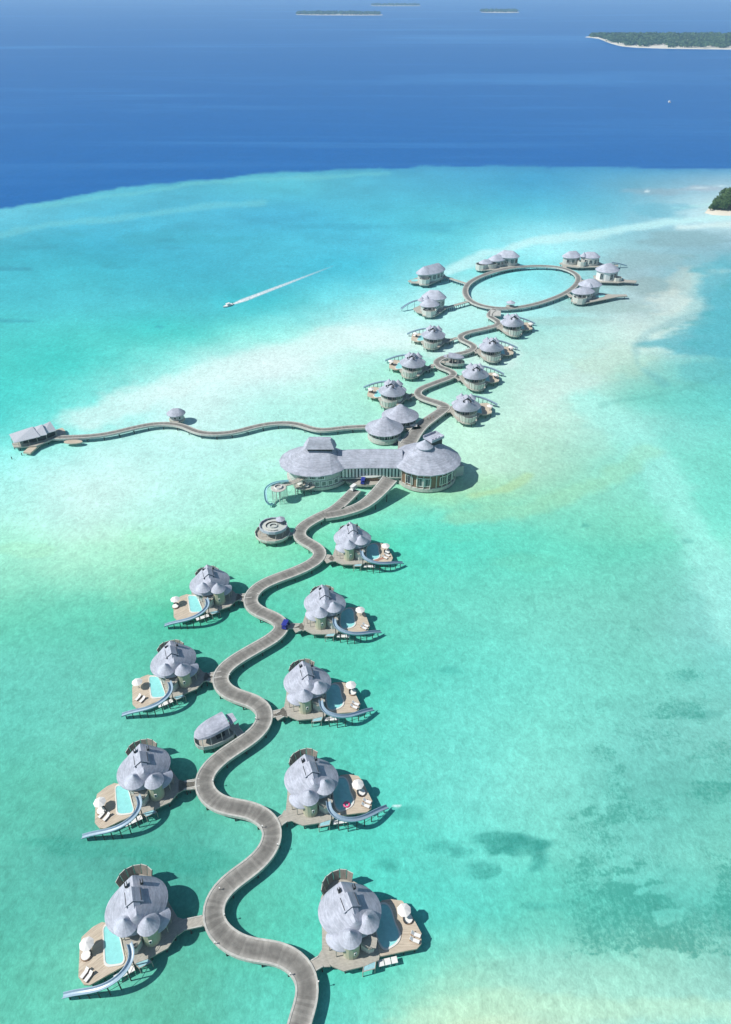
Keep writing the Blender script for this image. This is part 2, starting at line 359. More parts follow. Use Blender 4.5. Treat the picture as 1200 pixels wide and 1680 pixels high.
    for cx, cy, rx, ry, st in [(1010,1490,110,75,1.2),(950,1440,70,45,.7),(1000,1550,90,30,1.1),(1130,1530,60,50,1.2),(1190,1480,70,90,.9),(1040,1330,120,34,.8),(1170,1300,60,25,.9),(1010,1290,40,40,.7),
        (1100,1400,110,60,.45),(1120,1165,60,16,.9),(1000,1240,60,22,.6),(1120,1110,40,16,.6),(1040,1060,50,40,.45),(1030,1000,60,30,.35),(1180,1240,60,40,.5),(1180,640,90,50,.35),(1180,500,60,60,.5),(1110,560,60,26,.6),
        (870,1490,60,14,.6),(150,1395,170,30,.75),(300,1415,90,30,.6),(250,1300,120,60,.3),(880,900,150,70,.25),(960,740,90,40,.15),(1110,420,80,40,.3),(1060,1180,150,70,.5),(980,1380,80,50,.5),(1120,960,90,60,.35),(900,1160,90,50,.25),(1170,800,70,60,.3),(700,1400,70,30,.3),(560,1430,60,24,.3),(120,1340,110,40,.35),(300,1440,90,30,.4),(60,980,80,30,.25)]:
        W = np.maximum(W, st * (1 - smooth(.45, 1.15, np.hypot((X - cx) / rx, (Y - cy) / ry) + .8 * n4 + 1.2 * n3 + .9 * n1)))
    # the drop-off to deep water
    ex = np.array([-1200,-400,0,60,150,250,350,450,600,750,900,1200,1700,2600]); ey = np.array([600,420,346,335,316,303,292,283,276,273,273,277,290,330])
    e = Y - np.interp(X, ex, ey) + 5 * fbm(X / 22, Y / 9, 4, 41) + 6 * fbm(X / 70, Y / 20, 2, 44)
    dm = 1 - smooth(-2.5, 2.0, e)
    soft = .25 * (1 - smooth(0, 14, e)) * smooth(350, 800, X)
    mm = np.clip(dm + soft, 0, 1)[..., None]
    C = C * (1 - mm) + DEEP * mm
    # wind streaks on deep water
    return C, np.clip(W, 0, 1) * (1 - dm), dm

KC = 0.855   # photographed brightness -> surface colour under this sun
def build_sea():
    xs = list(np.arange(-24, 1225, 3.0)); s = 3.0; x = xs[0]
    while x > -2600: s *= 1.18; x -= s; xs.insert(0, x)
    s = 3.0; x = xs[-1]
    while x < 3800: s *= 1.18; x += s; xs.append(x)
    ys = [-24.5, -22, -18, -13, -8, -4] + list(np.arange(-1, 1700, 3.0)) + [1712, 1730, 1760, 1800, 1860, 1940, 2040, 2160, 2300, 2600, 3200]
    X, Y = np.meshgrid(np.array(xs), np.array(ys))
    U = (X - 600) / F; V = (Y - 840) / F
    dy = math.cos(PITCH) - V * math.sin(PITCH); dz = -math.sin(PITCH) - V * math.cos(PITCH); t = -HC / dz
    co = np.stack([U * t, dy * t, np.zeros_like(t)], -1)
    C, W, D = sea_colour(X, Y)
    C = C * KC
    # the veil of air over the far lagoon stays in the colour, nothing subtracted
    ny, nx = X.shape
    me = bpy.data.meshes.new('sea'); idx = np.arange(ny * nx).reshape(ny, nx)
    q = np.stack([idx[1:, :-1], idx[1:, 1:], idx[:-1, 1:], idx[:-1, :-1]], -1).reshape(-1, 4)
    me.vertices.add(ny * nx); me.vertices.foreach_set('co', co.astype(np.float32).ravel())
    me.loops.add(q.size); me.loops.foreach_set('vertex_index', q.astype(np.int32).ravel())
    me.polygons.add(len(q)); me.polygons.foreach_set('loop_start', np.arange(0, q.size, 4, dtype=np.int32)); me.polygons.foreach_set('loop_total', np.full(len(q), 4, np.int32))
    me.update(); me.validate()
    a = me.color_attributes.new('bottom', 'FLOAT_COLOR', 'POINT')
    a.data.foreach_set('color', np.concatenate([C, np.ones(C.shape[:2] + (1,))], -1).astype(np.float32).ravel())
    a = me.color_attributes.new('cover', 'FLOAT_COLOR', 'POINT')
    a.data.foreach_set('color', np.stack([W, D, np.zeros_like(W), np.ones_like(W)], -1).astype(np.float32).ravel())
    m = bpy.data.materials.new('sea_water'); m.use_nodes = True; T = m.node_tree; N = T.nodes; L = T.links
    b = N['Principled BSDF']; b.inputs['Roughness'].default_value = .30; b.inputs['IOR'].default_value = 1.09; b.inputs['Specular IOR Level'].default_value = .5
    at1 = N.new('ShaderNodeAttribute'); at1.attribute_name = 'bottom'; at2 = N.new('ShaderNodeAttribute'); at2.attribute_name = 'cover'
    sp = N.new('ShaderNodeSeparateColor'); L.new(at2.outputs['Color'], sp.inputs[0])
    tc = N.new('ShaderNodeTexCoord')
    def noise(sc, det, st=(1, 1, 1), ro=.6, dist=0):
        mp = N.new('ShaderNodeMapping'); mp.inputs['Scale'].default_value = st; L.new(tc.outputs['Object'], mp.inputs[0])
        n = N.new('ShaderNodeTexNoise'); n.inputs['Scale'].default_value = sc; n.inputs['Detail'].default_value = det; n.inputs['Roughness'].default_value = ro; n.inputs['Distortion'].default_value = dist
        L.new(mp.outputs[0], n.inputs['Vector']); return n.outputs[0]
    def mrange(x, a, b_, c, d):
        n = N.new('ShaderNodeMapRange'); n.inputs[1].default_value = a; n.inputs[2].default_value = b_; n.inputs[3].default_value = c; n.inputs[4].default_value = d; L.new(x, n.inputs[0]); return n.outputs[0]
    def math_(op, a, b_):
        n = N.new('ShaderNodeMath'); n.operation = op
        for k, x in enumerate((a, b_)):
            if isinstance(x, (int, float)): n.inputs[k].default_value = x
            else: L.new(x, n.inputs[k])
        return n.outputs[0]
    rip = noise(.8, 6, (1, .7, 1), .8, .8); swell = noise(.09, 4, (1, .6, 1), .6, .4); mott = noise(.025, 5, (1, .8, 1), .6)
    fine = noise(2.4, 3, (1, .6, 1), .7, .3); f1 = math_('MULTIPLY', mrange(rip, .3, .7, .84, 1.18), mrange(fine, .3, .75, .92, 1.12)); f2 = mrange(swell, .3, .7, .97, 1.03); f3 = math_('MULTIPLY', mrange(mott, .3, .7, .965, 1.035), mrange(noise(.38, 4, (1, .75, 1), .62, 1.0), .32, .68, .905, 1.095))
    fac = math_('MULTIPLY', math_('MULTIPLY', f1, f2), f3)
    # light caustic flecks over the shallow bottom
    vo = N.new('ShaderNodeTexVoronoi'); vo.feature = 'DISTANCE_TO_EDGE'; vo.inputs['Scale'].default_value = .45
    mpv = N.new('ShaderNodeMapping'); L.new(tc.outputs['Object'], mpv.inputs[0])
    dn = N.new('ShaderNodeTexNoise'); dn.inputs['Scale'].default_value = .5; L.new(tc.outputs['Object'], dn.inputs['Vector'])
    va = N.new('ShaderNodeVectorMath'); va.operation = 'SCALE'; va.inputs['Scale'].default_value = 2.2; L.new(dn.outputs['Color'], va.inputs[0])
    vb = N.new('ShaderNodeVectorMath'); vb.operation = 'ADD'; L.new(va.outputs[0], vb.inputs[0]); L.new(mpv.outputs[0], vb.inputs[1]); L.new(vb.outputs[0], vo.inputs['Vector'])
    cau = mrange(vo.outputs['Distance'], 0, .2, 1.025, .99)
    fac = math_('MULTIPLY', fac, cau)
    s1 = N.new('ShaderNodeVectorMath'); s1.operation = 'SCALE'; L.new(at1.outputs['Color'], s1.inputs[0]); L.new(fac, s1.inputs['Scale'])
    # coral cover: grains where cover allows
    g1 = noise(1.1, 6, (1, .8, 1), .8, .3); g2 = noise(.06, 4, (1, .8, 1), .6)
    gg = math_('ADD', math_('MULTIPLY', g1, .6), math_('MULTIPLY', g2, .4))
    th = math_('SUBTRACT', .64, math_('MULTIPLY', sp.outputs[0], .20))
    cov = mrange(math_('SUBTRACT', gg, th), -.02, .09, 0, .62)
    mx = N.new('ShaderNodeMixRGB'); L.new(cov, mx.inputs[0]); L.new(s1.outputs[0], mx.inputs[1]); mx.inputs[2].default_value = (*[c * KC for c in srgb(52, 150, 134)], 1)
    # wind streaks of paler, rougher water offshore
    st1 = noise(.0012, 6, (.35, 2.2, 1), .62, .8); st2 = noise(.006, 4, (.25, 2.0, 1), .6)
    sm = math_('MULTIPLY', mrange(st1, .53, .64, 0, .34), sp.outputs[1]); 
    sm = math_('ADD', sm, math_('MULTIPLY', mrange(st2, .55, .72, 0, .16), sp.outputs[1]))
    mx2 = N.new('ShaderNodeMixRGB'); L.new(sm, mx2.inputs[0]); L.new(mx.outputs[0], mx2.inputs[1]); mx2.inputs[2].default_value = (.07, .30, .66, 1)
    L.new(mx2.outputs[0], b.inputs['Base Color'])
    bp = N.new('ShaderNodeBump'); bp.inputs['Strength'].default_value = .35; bp.inputs['Distance'].default_value = .25
    L.new(math_('ADD', rip, math_('MULTIPLY', swell, 2.0)), bp.inputs['Height']); L.new(bp.outputs[0], b.inputs['Normal'])
    me.materials.append(m)
    o = bpy.data.objects.new('sea', me); COL.objects.link(o)
    tag(o, 'turquoise lagoon over pale sand and coral, turning deep blue past the reef edge', kind='structure')
build_sea()

# ------------------------------------------------------------------ boardwalks
WZ = 2.4
PILE = MB().tube((0, 0, -1.5), (0, 0, 2.0), .17, 7).build('pile', M['pile']); PILE_ME = PILE.data; bpy.data.objects.remove(PILE)
def pile(x, y, ztop, parent, name='pile', r=1.0):
    o = bpy.data.objects.new(name, PILE_ME); COL.objects.link(o); o.parent = parent
    o.location = (x, y, 0); o.scale = (r, r, (ztop) / 2.0 if ztop > 0 else 1); return o

def boardwalk(name, path, width, label, closed=False, piles=6.0, cat='boardwalk', skirt=.75, kerbw=.42, step=1.0, avoid=()):
    """path: world points at deck level; width: number or function of 0..1"""
    P = smooth_path(catmull(path, step, closed), 6, closed); n = len(P)
    root = empty(name, (0, 0, 0)); tag(root, label, cat)
    T = []; S = [0.0]
    for i in range(n):
        a = P[i - 1] if (i or closed) else P[0]; b = P[(i + 1) % n] if (i < n - 1 or closed) else P[-1]
        d = (b - a); d.z = 0; T.append(d.normalized())
        if i: S.append(S[-1] + (P[i] - P[i - 1]).length)
    def off(i, s, dz=0):
        wv = width(i / (n - 1)) if callable(width) else width
        N_ = Vector((T[i].y, -T[i].x, 0)); return P[i] + N_ * s(wv / 2) + Vector((0, 0, dz))
    def strip(secs, nm, m):
        k = len(secs)
        if nm == 'edge_beam' and avoid:
            runs = []; cur = []
            for i in range(n):
                c_ = off(i, secs[3][0])
                if any((c_ - p_).length < hw_ for pts_, hw_ in avoid for p_ in pts_):
                    if len(cur) > 3: runs.append(cur)
                    cur = []
                else: cur.append(i)
            if len(cur) > 3: runs.append(cur)
            for run in runs:
                mb = MB(); mb.rings([[tuple(off(i, s, dz)) for s, dz, u in secs] for i in run], True, True); mb.build(nm, m, root)
            return
        mb = MB(); vs = []; fs = []; uv = []
        for i in range(n):
            for (s, dz, u) in secs: vs.append(off(i, s, dz)); uv.append((S[i], u))
        for i in range(n if closed else n - 1):
            j = (i + 1) % n
            for q in range(k):
                q2 = (q + 1) % k
                fs.append((i * k + q, i * k + q2, j * k + q2, j * k + q))
        if not closed: fs += [tuple(range(k))[::-1], tuple((n - 1) * k + q for q in range(k))]
        mb.add(vs, fs); mb.uv = uv; return mb.build(nm, m, root)
    kw = kerbw
    strip([(lambda h: -(h - kw), 0, 0), (lambda h: -(h - kw), -.25, 0), (lambda h: h - kw, -.25, 4), (lambda h: h - kw, 0, 4)], 'deck', M['walk'])
    for s in (-1, 1):
        strip([(lambda h, s=s: s * (h - kw), .10, 0), (lambda h, s=s: s * (h - kw), -.25, 0), (lambda h, s=s: s * (h - .06), -.25, 1), (lambda h, s=s: s * (h - .06), -skirt, 1), (lambda h, s=s: s * h, -skirt, 1), (lambda h, s=s: s * h, .10, 1)][::(1 if s > 0 else -1)], 'edge_beam', M['kerb'])
    acc = 0
    for i in range(1, n - 1):
        acc += (P[i] - P[i - 1]).length
        if acc >= piles:
            acc = 0
            for s in (-1, 1):
                q = off(i, lambda h: s * (h - .28)); pile(q.x, q.y, q.z - .3, root)
    return root, P

main_px = [(470,1760),(484,1715),(490,1680),(501,1650),(507,1625),(504,1603),(494,1584),(474,1570),(450,1562),(425,1559),(400,1555),(380,1546),(362,1532),(351,1516),(348,1497),(352,1479),(362,1461),(380,1445),(400,1431),(420,1416),(435,1401),(446,1381),(449,1363),(440,1345),(420,1332),(400,1326),(380,1324),(360,1318),(343,1307),(334,1293),(333,1280),(339,1266),(351,1252),(370,1237),(390,1224),(410,1211),(427,1196),(435,1180),(434,1164),(424,1153),(405,1146),(385,1140),(370,1132),(361,1122),(360,1110),(369,1096),(387,1082),(407,1070),(430,1057),(450,1045),(464,1030),(460,1019),(445,1010),(427,1004),(414,995),(410,984),(415,972),(427,961),(450,950),(475,941),(497,932),(517,921),(526,911),(524,901),(510,892),(495,884),(490,876),(492.5,868),(503,859),(522,848.5),(545,838),(558,828.5),(571,816),(584,803)]
ramp_px = [(533,845.2,2.404),(555,842,2.41),(570,838,2.5),(590,831.5,2.8),(606,821,3.5),(620,808,4.4),(631,796,5.4),(640,785,6.3)]
ramp_pts = catmull([at(x, y, z) for x, y, z in ramp_px], .5); main_pts = catmull([at(x, y, WZ) for x, y in main_px], .5)
_, MAIN_P = boardwalk('boardwalk', [at(x, y, WZ) for x, y in main_px], 4.5, 'long winding grey boardwalk curving in the foreground between the near villas', avoid=[(ramp_pts, 2.25)])
boardwalk('ramp', [at(x, y, z) for x, y, z in ramp_px], lambda t: 4.6 + 2.6 * max(0, t - .3), 'broad pale ramp rising from the boardwalk to the front of the large pavilion', cat='ramp', skirt=1.1, avoid=[(main_pts, 2.3)])
far_px = [(669,729),(676,718),(684,706.5),(693,697),(702,690),(712,683),(722,676),(731,669.5),(733,666),(722,661.5),(704,656),(690,651),(684.6,644.5),(691,637.5),(707.5,630.6),(724,624.4),(739,619),(746,613),(737,606.7),(722,601.5),(716,594),(726,587),(745,581.7),(766,577.5),(779,570),(772,563),(757.5,556.7),(756.5,550.4),(770,544.5),(791,540),(811,535),(819.5,529.6),(811.7,523),(803,518),(806,512),(812,507)]
_, FAR_P = boardwalk('boardwalk', [at(x, y, WZ) for x, y in far_px], lambda t: 3.6 + 3.2 * max(0, 1 - t * 3.6), 'narrow winding boardwalk among the far villas, leading to the big oval loop')
ring_px = [(763.5,480),(768,466),(788,453.5),(822,442.5),(857,437.3),(892,436),(920,438.5),(941,446),(950,455.5),(944.5,468),(927,481),(899,492.5),(871,500.5),(843,505),(815,505.5),(790,501),(772,493)]
_, RING_P = boardwalk('oval_boardwalk', [at(x, y, WZ) for x, y in ring_px], 3.7, 'closed oval loop of boardwalk over bright shallow water, at the far end', closed=True, step=2.0)
west_px = [(88,717.5),(122,716.5),(157,714.5),(189,709),(224,700.5),(255,695),(287,695),(304.5,699.5),(322,708),(350,711.5),(385,708.5),(405,703),(425,698),(450,694),(475,693.5),(493,696),(506.7,701.5),(520,705.5),(541.7,704.8),(566.7,701),(602,699.5)]
_, WEST_P = boardwalk('jetty_walk', [at(x, y, WZ) for x, y in west_px], 2.9, 'thin wavy boardwalk running left from the small cone roofed pavilions to the arrival jetty', step=1.5)

# ------------------------------------------------------------------ roofs, walls, windows
def ridge_roof(cx, cy, rx, ry, rot, zr, za, r0, r1, n=40, rows=5, bulge=.10, thick=.22, tilt=0.0):
    """shell from an oval eave to a ridge line r0-r1 (local xy)"""
    mb = MB(); e = ell(cx, cy, rx, ry, zr, n, rot=rot); rs = []
    a, b = Vector((r0[0], r0[1])), Vector((r1[0], r1[1])); d = b - a; L2 = max(d.length_squared, 1e-6)
    low = [(x, y, z - thick) for x, y, z in e]; rs.append(low); rs.append([(x, y, z) for x, y, z in e])
    for k in range(1, rows + 1):
        t = k / rows; ring = []
        for (x, y, z) in e:
            s = max(0, min(1, (Vector((x, y)) - a).dot(d) / L2)); s = (s - .5) * .98 + .5
            q = a + d * s; hh = zr + (za - zr) * (t * (1 - bulge) + bulge * math.sin(t * math.pi / 2) ) 
            zz = zr + (za + tilt * (s - .5) - zr) * (hh - zr) / (za - zr)
            ring.append((x + (q.x - x) * t, y + (q.y - y) * t, zz))
        rs.append(ring)
    inner = [(cx + (x - cx) * .55, cy + (y - cy) * .55, zr - thick + .15) for x, y, z in low]
    mb.rings([inner] + rs)
    return mb

def cone_roof(cx, cy, r, zr, za, n=16, thick=.18, flare=.12, ry=None):
    mb = MB(); ry = ry or r
    a0 = random.random()
    def c(k, z): return ell(cx, cy, r * k, ry * k, z, n)
    mb.rings([c(.4, zr - thick + .1), c(.97, zr - thick), c(1, zr), c(.6, zr + (za - zr) * (.4 - flare * .4)), c(.25, zr + (za - zr) * (.75 - flare * .3)), c(.02, za)], cap1=True)
    return mb

def wall_ring(cx, cy, rx, ry, z0, z1, n=24, a0=0, a1=2 * math.pi, rot=0, th=.2, full=True):
    mb = MB(); o0 = ell(cx, cy, rx, ry, z0, n, a0, a1, rot, full); o1 = ell(cx, cy, rx, ry, z1, n, a0, a1, rot, full)
    i0 = ell(cx, cy, rx - th, ry - th, z0, n, a0, a1, rot, full); i1 = ell(cx, cy, rx - th, ry - th, z1, n, a0, a1, rot, full)
    mb.rings([i0, o0, o1, i1], closed=full)
    return mb

def windows_on(parent, cx, cy, rx, ry, rot, angs, w, z0, z1, frame='white', proud=.06, mullions=1, f_=.12):
    """window parts (> pane) set 6 cm proud of an oval wall"""
    fr = None
    for a in angs:
        t = R(a); x, y = rx * math.cos(t), ry * math.sin(t)
        nx, ny = math.cos(t) / rx, math.sin(t) / ry; l = math.hypot(nx, ny); nx /= l; ny /= l
        X = cx + (x * math.cos(rot) - y * math.sin(rot)); Y = cy + (x * math.sin(rot) + y * math.cos(rot))
        NX = nx * math.cos(rot) - ny * math.sin(rot); NY = nx * math.sin(rot) + ny * math.cos(rot)
        if fr is None:
            h = z1 - z0; b = MB()
            b.box((0, 0, h - f_ / 2), (w, .16, f_)); b.box((0, 0, f_ / 2), (w, .16, f_)); b.box((-w / 2 + f_ / 2, 0, h / 2), (f_, .16, h - 2 * f_)); b.box((w / 2 - f_ / 2, 0, h / 2), (f_, .16, h - 2 * f_))
            for k in range(mullions):
                b.box((-w / 2 + w * (k + 1) / (mullions + 1), 0, h / 2), (.08, .12, h - 2 * f_))
            fr = b.build('window', M[frame], parent); pn = MB().box((0, 0, h / 2), (w - 2 * f_, .05, h - 2 * f_)).build('pane', M['glass'], fr); pn.location = (0, 0, 0)
            o = fr; src_p = pn
        else:
            o = fr.copy(); COL.objects.link(o); p2 = src_p.copy(); COL.objects.link(p2); p2.parent = o
        o.location = (X + NX * proud, Y + NY * proud, z0); o.rotation_euler = (0, 0, math.atan2(NY, NX) - math.pi / 2)

def sweep(path, prof, name, m, parent):
    """prof: list of (side, up) swept along path (Vectors)"""
    mb = MB(); rs = []
    for i, p in enumerate(path):
        a = path[max(i - 1, 0)]; b = path[min(i + 1, len(path) - 1)]; t = (b - a); t.z = 0; t.normalize(); nrm = Vector((t.y, -t.x, 0))
        rs.append([tuple(p + nrm * s + Vector((0, 0, u))) for s, u in prof])
    mb.rings(rs, True, True); return mb.build(name, m, parent)

U_PROF = [(-.68, .5), (-.54, .5), (-.36, .08), (0, .0), (.36, .08), (.54, .5), (.68, .5), (.48, -.08), (0, -.18), (-.48, -.08)]

def deck_rail(parent, pts, z, name='railing', h=.95):
    mb = MB()
    for a, b in zip(pts, pts[1:]):
        mb.tube((a[0], a[1], z + h), (b[0], b[1], z + h), .05, 5); mb.tube((a[0], a[1], z + h * .5), (b[0], b[1], z + h * .5), .03, 4)
        L_ = math.hypot(b[0] - a[0], b[1] - a[1]); k = max(1, int(L_ / 1.3))
        for i in range(k + 1):
            x = a[0] + (b[0] - a[0]) * i / k; y = a[1] + (b[1] - a[1]) * i / k; mb.tube((x, y, z), (x, y, z + h), .04, 5)
    return mb.build(name, M['plat'], parent)

def round_poly(poly, r=.8, k=4):
    out = []; n = len(poly)
    for i in range(n):
        p = Vector(poly[i]); a = Vector(poly[i - 1]); b = Vector(poly[(i + 1) % n])
        ra = min(r, (a - p).length * .45); rb = min(r, (b - p).length * .45)
        s = p + (a - p).normalized() * ra; e = p + (b - p).normalized() * rb
        for q in range(k + 1):
            t = q / k; out.append(tuple(s * (1 - t) ** 2 + p * 2 * t * (1 - t) + e * t * t))
    return out

# ------------------------------------------------------------------ the water villas
DZ = 2.3
def make_villa(sx, slide=True, far=False):
    """sx = 1: sun deck towards +x; sx = -1: its mirror image"""
    m_ = lambda pts: [(sx * x, y) for x, y in pts]
    root = empty('water_villa', (0, 0, 0))
    # platform and sun deck
    plat = [(-5.7,-1.5),(-5.5,-6.0),(-4.9,-7.2),(-3.6,-8.2),(-1.0,-9.2),(2.6,-8.4),(5.9,-7.2),(6.3,-5.0),(5.6,1.0),(5.2,4.0),(2.2,6.4),(1.6,8.0),(-.5,9.3),(-3,9.3),(-5.2,7.8),(-6.3,5),(-6.2,2)]
    MB().prism(m_(plat), DZ - .45, DZ - .02).build('platform', M['plat'], root)
    dk = [(5.2,2.6),(6.6,4.4),(8.4,4.75),(11.0,4.4),(12.0,3.1),(14.7,-2.2),(14.5,-4.2),(13.6,-5.1),(9.4,-5.9),(6.2,-6.5),(5.75,-4.6)]
    MB().prism(m_(dk), DZ - .40, DZ + .05).build('sun_deck', M['deck'], root)
    pw = [(4.9,1.4),(6.2,3.5),(7.6,3.7),(8.6,2.4),(9.2,-.2),(10.2,-2.3),(9.6,-3.9),(7.4,-5.2),(6.4,-4.6),(5.6,-2.4)]
    if sx < 0: pw = [(5.0,1.6),(6.3,3.1),(7.0,2.8),(9.6,-3.4),(9.2,-4.3),(7.2,-5.7),(6.5,-5.2),(4.9,.8)]
    pr = round_poly(pw, 1.0 if sx > 0 else .6); cxp = sum(p[0] for p in pr) / len(pr); cyp = sum(p[1] for p in pr) / len(pr)
    outp = [(cxp + (x - cxp) * 1.17, cyp + (y - cyp) * 1.09) for x, y in pr]
    pool = MB(); rr = []
    for pts, z in ((outp, DZ + .06), (outp, DZ + .22), (pr, DZ + .22), (pr, DZ + .08)): rr.append([(sx * x, y, z) for x, y in pts])
    pool.rings(rr); po = pool.build('pool', M['rim'], root)
    MB().add([(sx * x, y, DZ + .14) for x, y in pr], [tuple(range(len(pr))) if sx > 0 else tuple(range(len(pr)))[::-1]]).build('pool_water', M['pool'], po)
    # stilts
    for x, y in [(-5.2,-2),(-5,-6),(-3.2,-7.8),(-.8,-8.6),(2.2,-8),(5.4,-6.8),(9,-5.4),(11,-5.1),(13.2,-4.7),(14.1,-2.6),(12.6,.6),(11.2,3.6),(8.4,4.2),(4.6,4),(1,7.6),(-1.6,8.8),(-4.6,7.2),(-5.6,3),(0,-3),(3,0),(-3,0)]:
        pile(sx * x, y, DZ - .4, root, 'stilt')
    # main house
    wall_ring(0, .3, 5.15, 4.6, DZ - .02, 6.15, 26).build('wall', M['wall'], root)
    windows_on(root, 0, .3, 5.15, 4.6, 0, [(90 - sx * (90 - a)) for a in (-50, -28, -6, 16, 38, 62, 86, 110, 134, 158, 182, 206, 230)], 1.95, 3.9, 5.9, 'plat', .08, 1)
    rr0, rr1 = ((-1.9 * sx, 4.6), (1.3 * sx, -3.4))
    ridge_roof(0, .5, 6.5, 5.7, 0, 6.2, 10.0, rr0, rr1, n=44, bulge=.18).build('main_roof', M['roof'], root)
    # raised lantern over the ridge, open side panels
    ca = math.atan2(rr1[1] - rr0[1], rr1[0] - rr0[0]); mx, my = (rr0[0] + rr1[0]) / 2 + .35 * sx, (rr0[1] + rr1[1]) / 2 - .1
    ux, uy = math.cos(ca), math.sin(ca); vx, vy = -uy, ux
    def loc(a, b, z): return (mx + ux * a + vx * b, my + uy * a + vy * b, z)
    def loc2(a, b, z): return loc(a, b, z + .75)
    MB().add([loc2(-1.5,-1.9,8.9), loc2(1.6,-1.9,8.9), loc2(1.6,0,10.35), loc2(-1.5,0,10.35), loc2(1.6,1.9,8.9), loc2(-1.5,1.9,8.9), loc2(-1.5,-1.9,8.72), loc2(1.6,-1.9,8.72), loc2(1.6,0,10.15), loc2(-1.5,0,10.15), loc2(1.6,1.9,8.72), loc2(-1.5,1.9,8.72)],
        [(0,1,2,3),(3,2,4,5),(7,6,9,8),(8,9,11,10),(0,6,7,1),(4,10,11,5),(1,7,8,2),(2,8,10,4),(3,9,6,0),(5,11,9,3)]).build('lantern_roof', M['roof'], root)
    MB().box(loc2(0, 0, 8.75), (2.7, 3.2, 1.0), ca).build('lantern_wall', M['dark'], root)
    MB().add([loc2(1.6,-1.2,9.05), loc2(3.3,-.9,7.9), loc2(3.3,.9,7.9), loc2(1.6,1.2,9.05), loc2(1.6,0,9.9), loc2(3.3,0,8.7), loc2(1.6,-1.2,8.3), loc2(3.3,-.9,7.5), loc2(3.3,.9,7.5), loc2(1.6,1.2,8.3)],
        [(0,1,5,4),(4,5,2,3),(0,6,7,1),(1,7,8,2,5),(3,2,8,9)]).build('sliding_roof', M['roof2'], root)
    for a, b in ((-2.6, 1.7), (-3.0, -1.4)):
        vb = MB(); vb.box(loc2(a, b, 9.0), (.9, .12, .8), ca); vb.box(loc2(a, b + .45, 9.0), (.9, .12, .8), ca); vb.box(loc2(a + .4, b + .22, 8.9), (.12, .5, .7), ca)
        vb.build('roof_vent', M['dark'], root)
    # curved outdoor bathroom screen behind the house: separate tall panels
    c0 = (-1.9 * sx, 5.5); k = 6; ra = 3.45
    angs = [R((186 if sx > 0 else 180) - 134 * i / k) for i in range(k + 1)]
    for i in range(k):
        a, b = angs[i] - .025, angs[i + 1] + .025
        f_ = lambda t, r_, z: (c0[0] + sx * math.cos(t) * r_, c0[1] + math.sin(t) * r_, z)
        topz = 5.2 + (.2 if i % 3 == 1 else 0) - .04 * i; zb = DZ - .9
        v = [f_(a, ra, zb), f_(b, ra, zb), f_(b, ra + .8, topz), f_(a, ra + .8, topz), f_(a, ra - .14, zb), f_(b, ra - .14, zb), f_(b, ra + .66, topz), f_(a, ra + .66, topz)]
        MB().add(v, [(0,1,2,3),(7,6,5,4),(0,4,5,1),(1,5,6,2),(2,6,7,3),(3,7,4,0)]).build('screen_panel', M['screen'], root)
        sp_ = root.children[-1] if False else bpy.context.scene.collection.objects[-1]; sp_.data.materials.append(M['inner_shade']); sp_.data.polygons[1].material_index = 1  # inner face gets the colour with shade painted in
        MB().tube(f_(angs[i], ra + .0, zb), f_(angs[i], ra + .82, topz + .15), .06, 5).build('screen_post', M['dark'], root)
    MB().prism(m_([(-1.2,-3.6),(1.6,-1.6),(2.4,-1.0),(3.0,-3.2),(1.4,-4.6)]), 6.9, 7.1).build('turret_gap_shade', M['dark'], root)  # dark sheet standing in for shade in the crevice between main roof and turrets
    # two conical turrets; the walkway-side one stands on a round stair tower
    cone_roof(3.6 * sx, -2.5, 2.45, 7.9, 10.3, 16).build('turret_roof', M['roof2'], root)
    cone_roof(.2 * sx, -5.2, 2.4, 7.5, 9.9, 16).build('turret_roof', M['roof2'], root)
    wall_ring(.35 * sx, -5.6, 1.75, 1.65, DZ - .02, 7.4, 14).build('stair_tower', M['tower'], root)
    windows_on(root, .35 * sx, -5.6, 1.75, 1.65, 0, [(-60 if sx > 0 else -120)], .6, 4.2, 5.2, 'white', .05, 0)
    for x, y in ((2.2,-3.9),(4.9,-3.7),(5.2,-1.6)): MB().tube((sx * x, y, DZ), (sx * x, y, 7.8), .1, 6).build('post', M['plat'], root)
    # leaf shaped roof over the entrance
    pr_ = ridge_roof(-2.2 * sx, -5.0, 2.7, 1.9, R(-28) * sx, 5.6, 7.2, (-1.6 * sx, -5.1), (-.2 * sx, -4.6), n=24, bulge=.3); pr_.build('porch_roof', M['roof2'], root)
    for x, y in ((-4.0,-5.4),(-2.6,-6.6)): MB().tube((sx * x, y, DZ), (sx * x, y, 5.7), .1, 6).build('post', M['plat'], root)
    # upper terrace from which the slide starts
    ut = [(1.7,-3.4),(4.8,-3.2),(5.6,-4.6),(5.3,-6.3),(3.9,-6.6),(2.2,-5.6)]
    MB().prism(m_(ut), 5.15, 5.35).build('upper_terrace', M['plat'], root)
    deck_rail(root, m_([(2.3,-5.7),(3.9,-6.55),(4.3,-6.5)]), 5.35)
    MB().prism(m_([(1.9,-3.3),(4.6,-3.1),(5.2,-4.6),(4.9,-5.8),(3.9,-6.1),(2.3,-5.3)]), DZ, 5.1).build('stair_wall', M['wall'], root)
    # hammock net over the water with its frame
    nf = MB(); c4 = m_([(2.7,-9.3),(5.1,-8.7),(5.3,-7.3),(2.9,-8.3)])
    MB().prism(c4, DZ - .2, DZ - .12).build('hammock_net', M['net'], root)
    mb = MB()
    for i in range(4):
        a, b = c4[i], c4[(i + 1) % 4]; mb.tube((*a, DZ - .12), (*b, DZ - .12), .09, 5); mb.tube((*a, -1.2), (*a, DZ - .1), .1, 5)
    mb.build('net_frame', M['plat'], root)
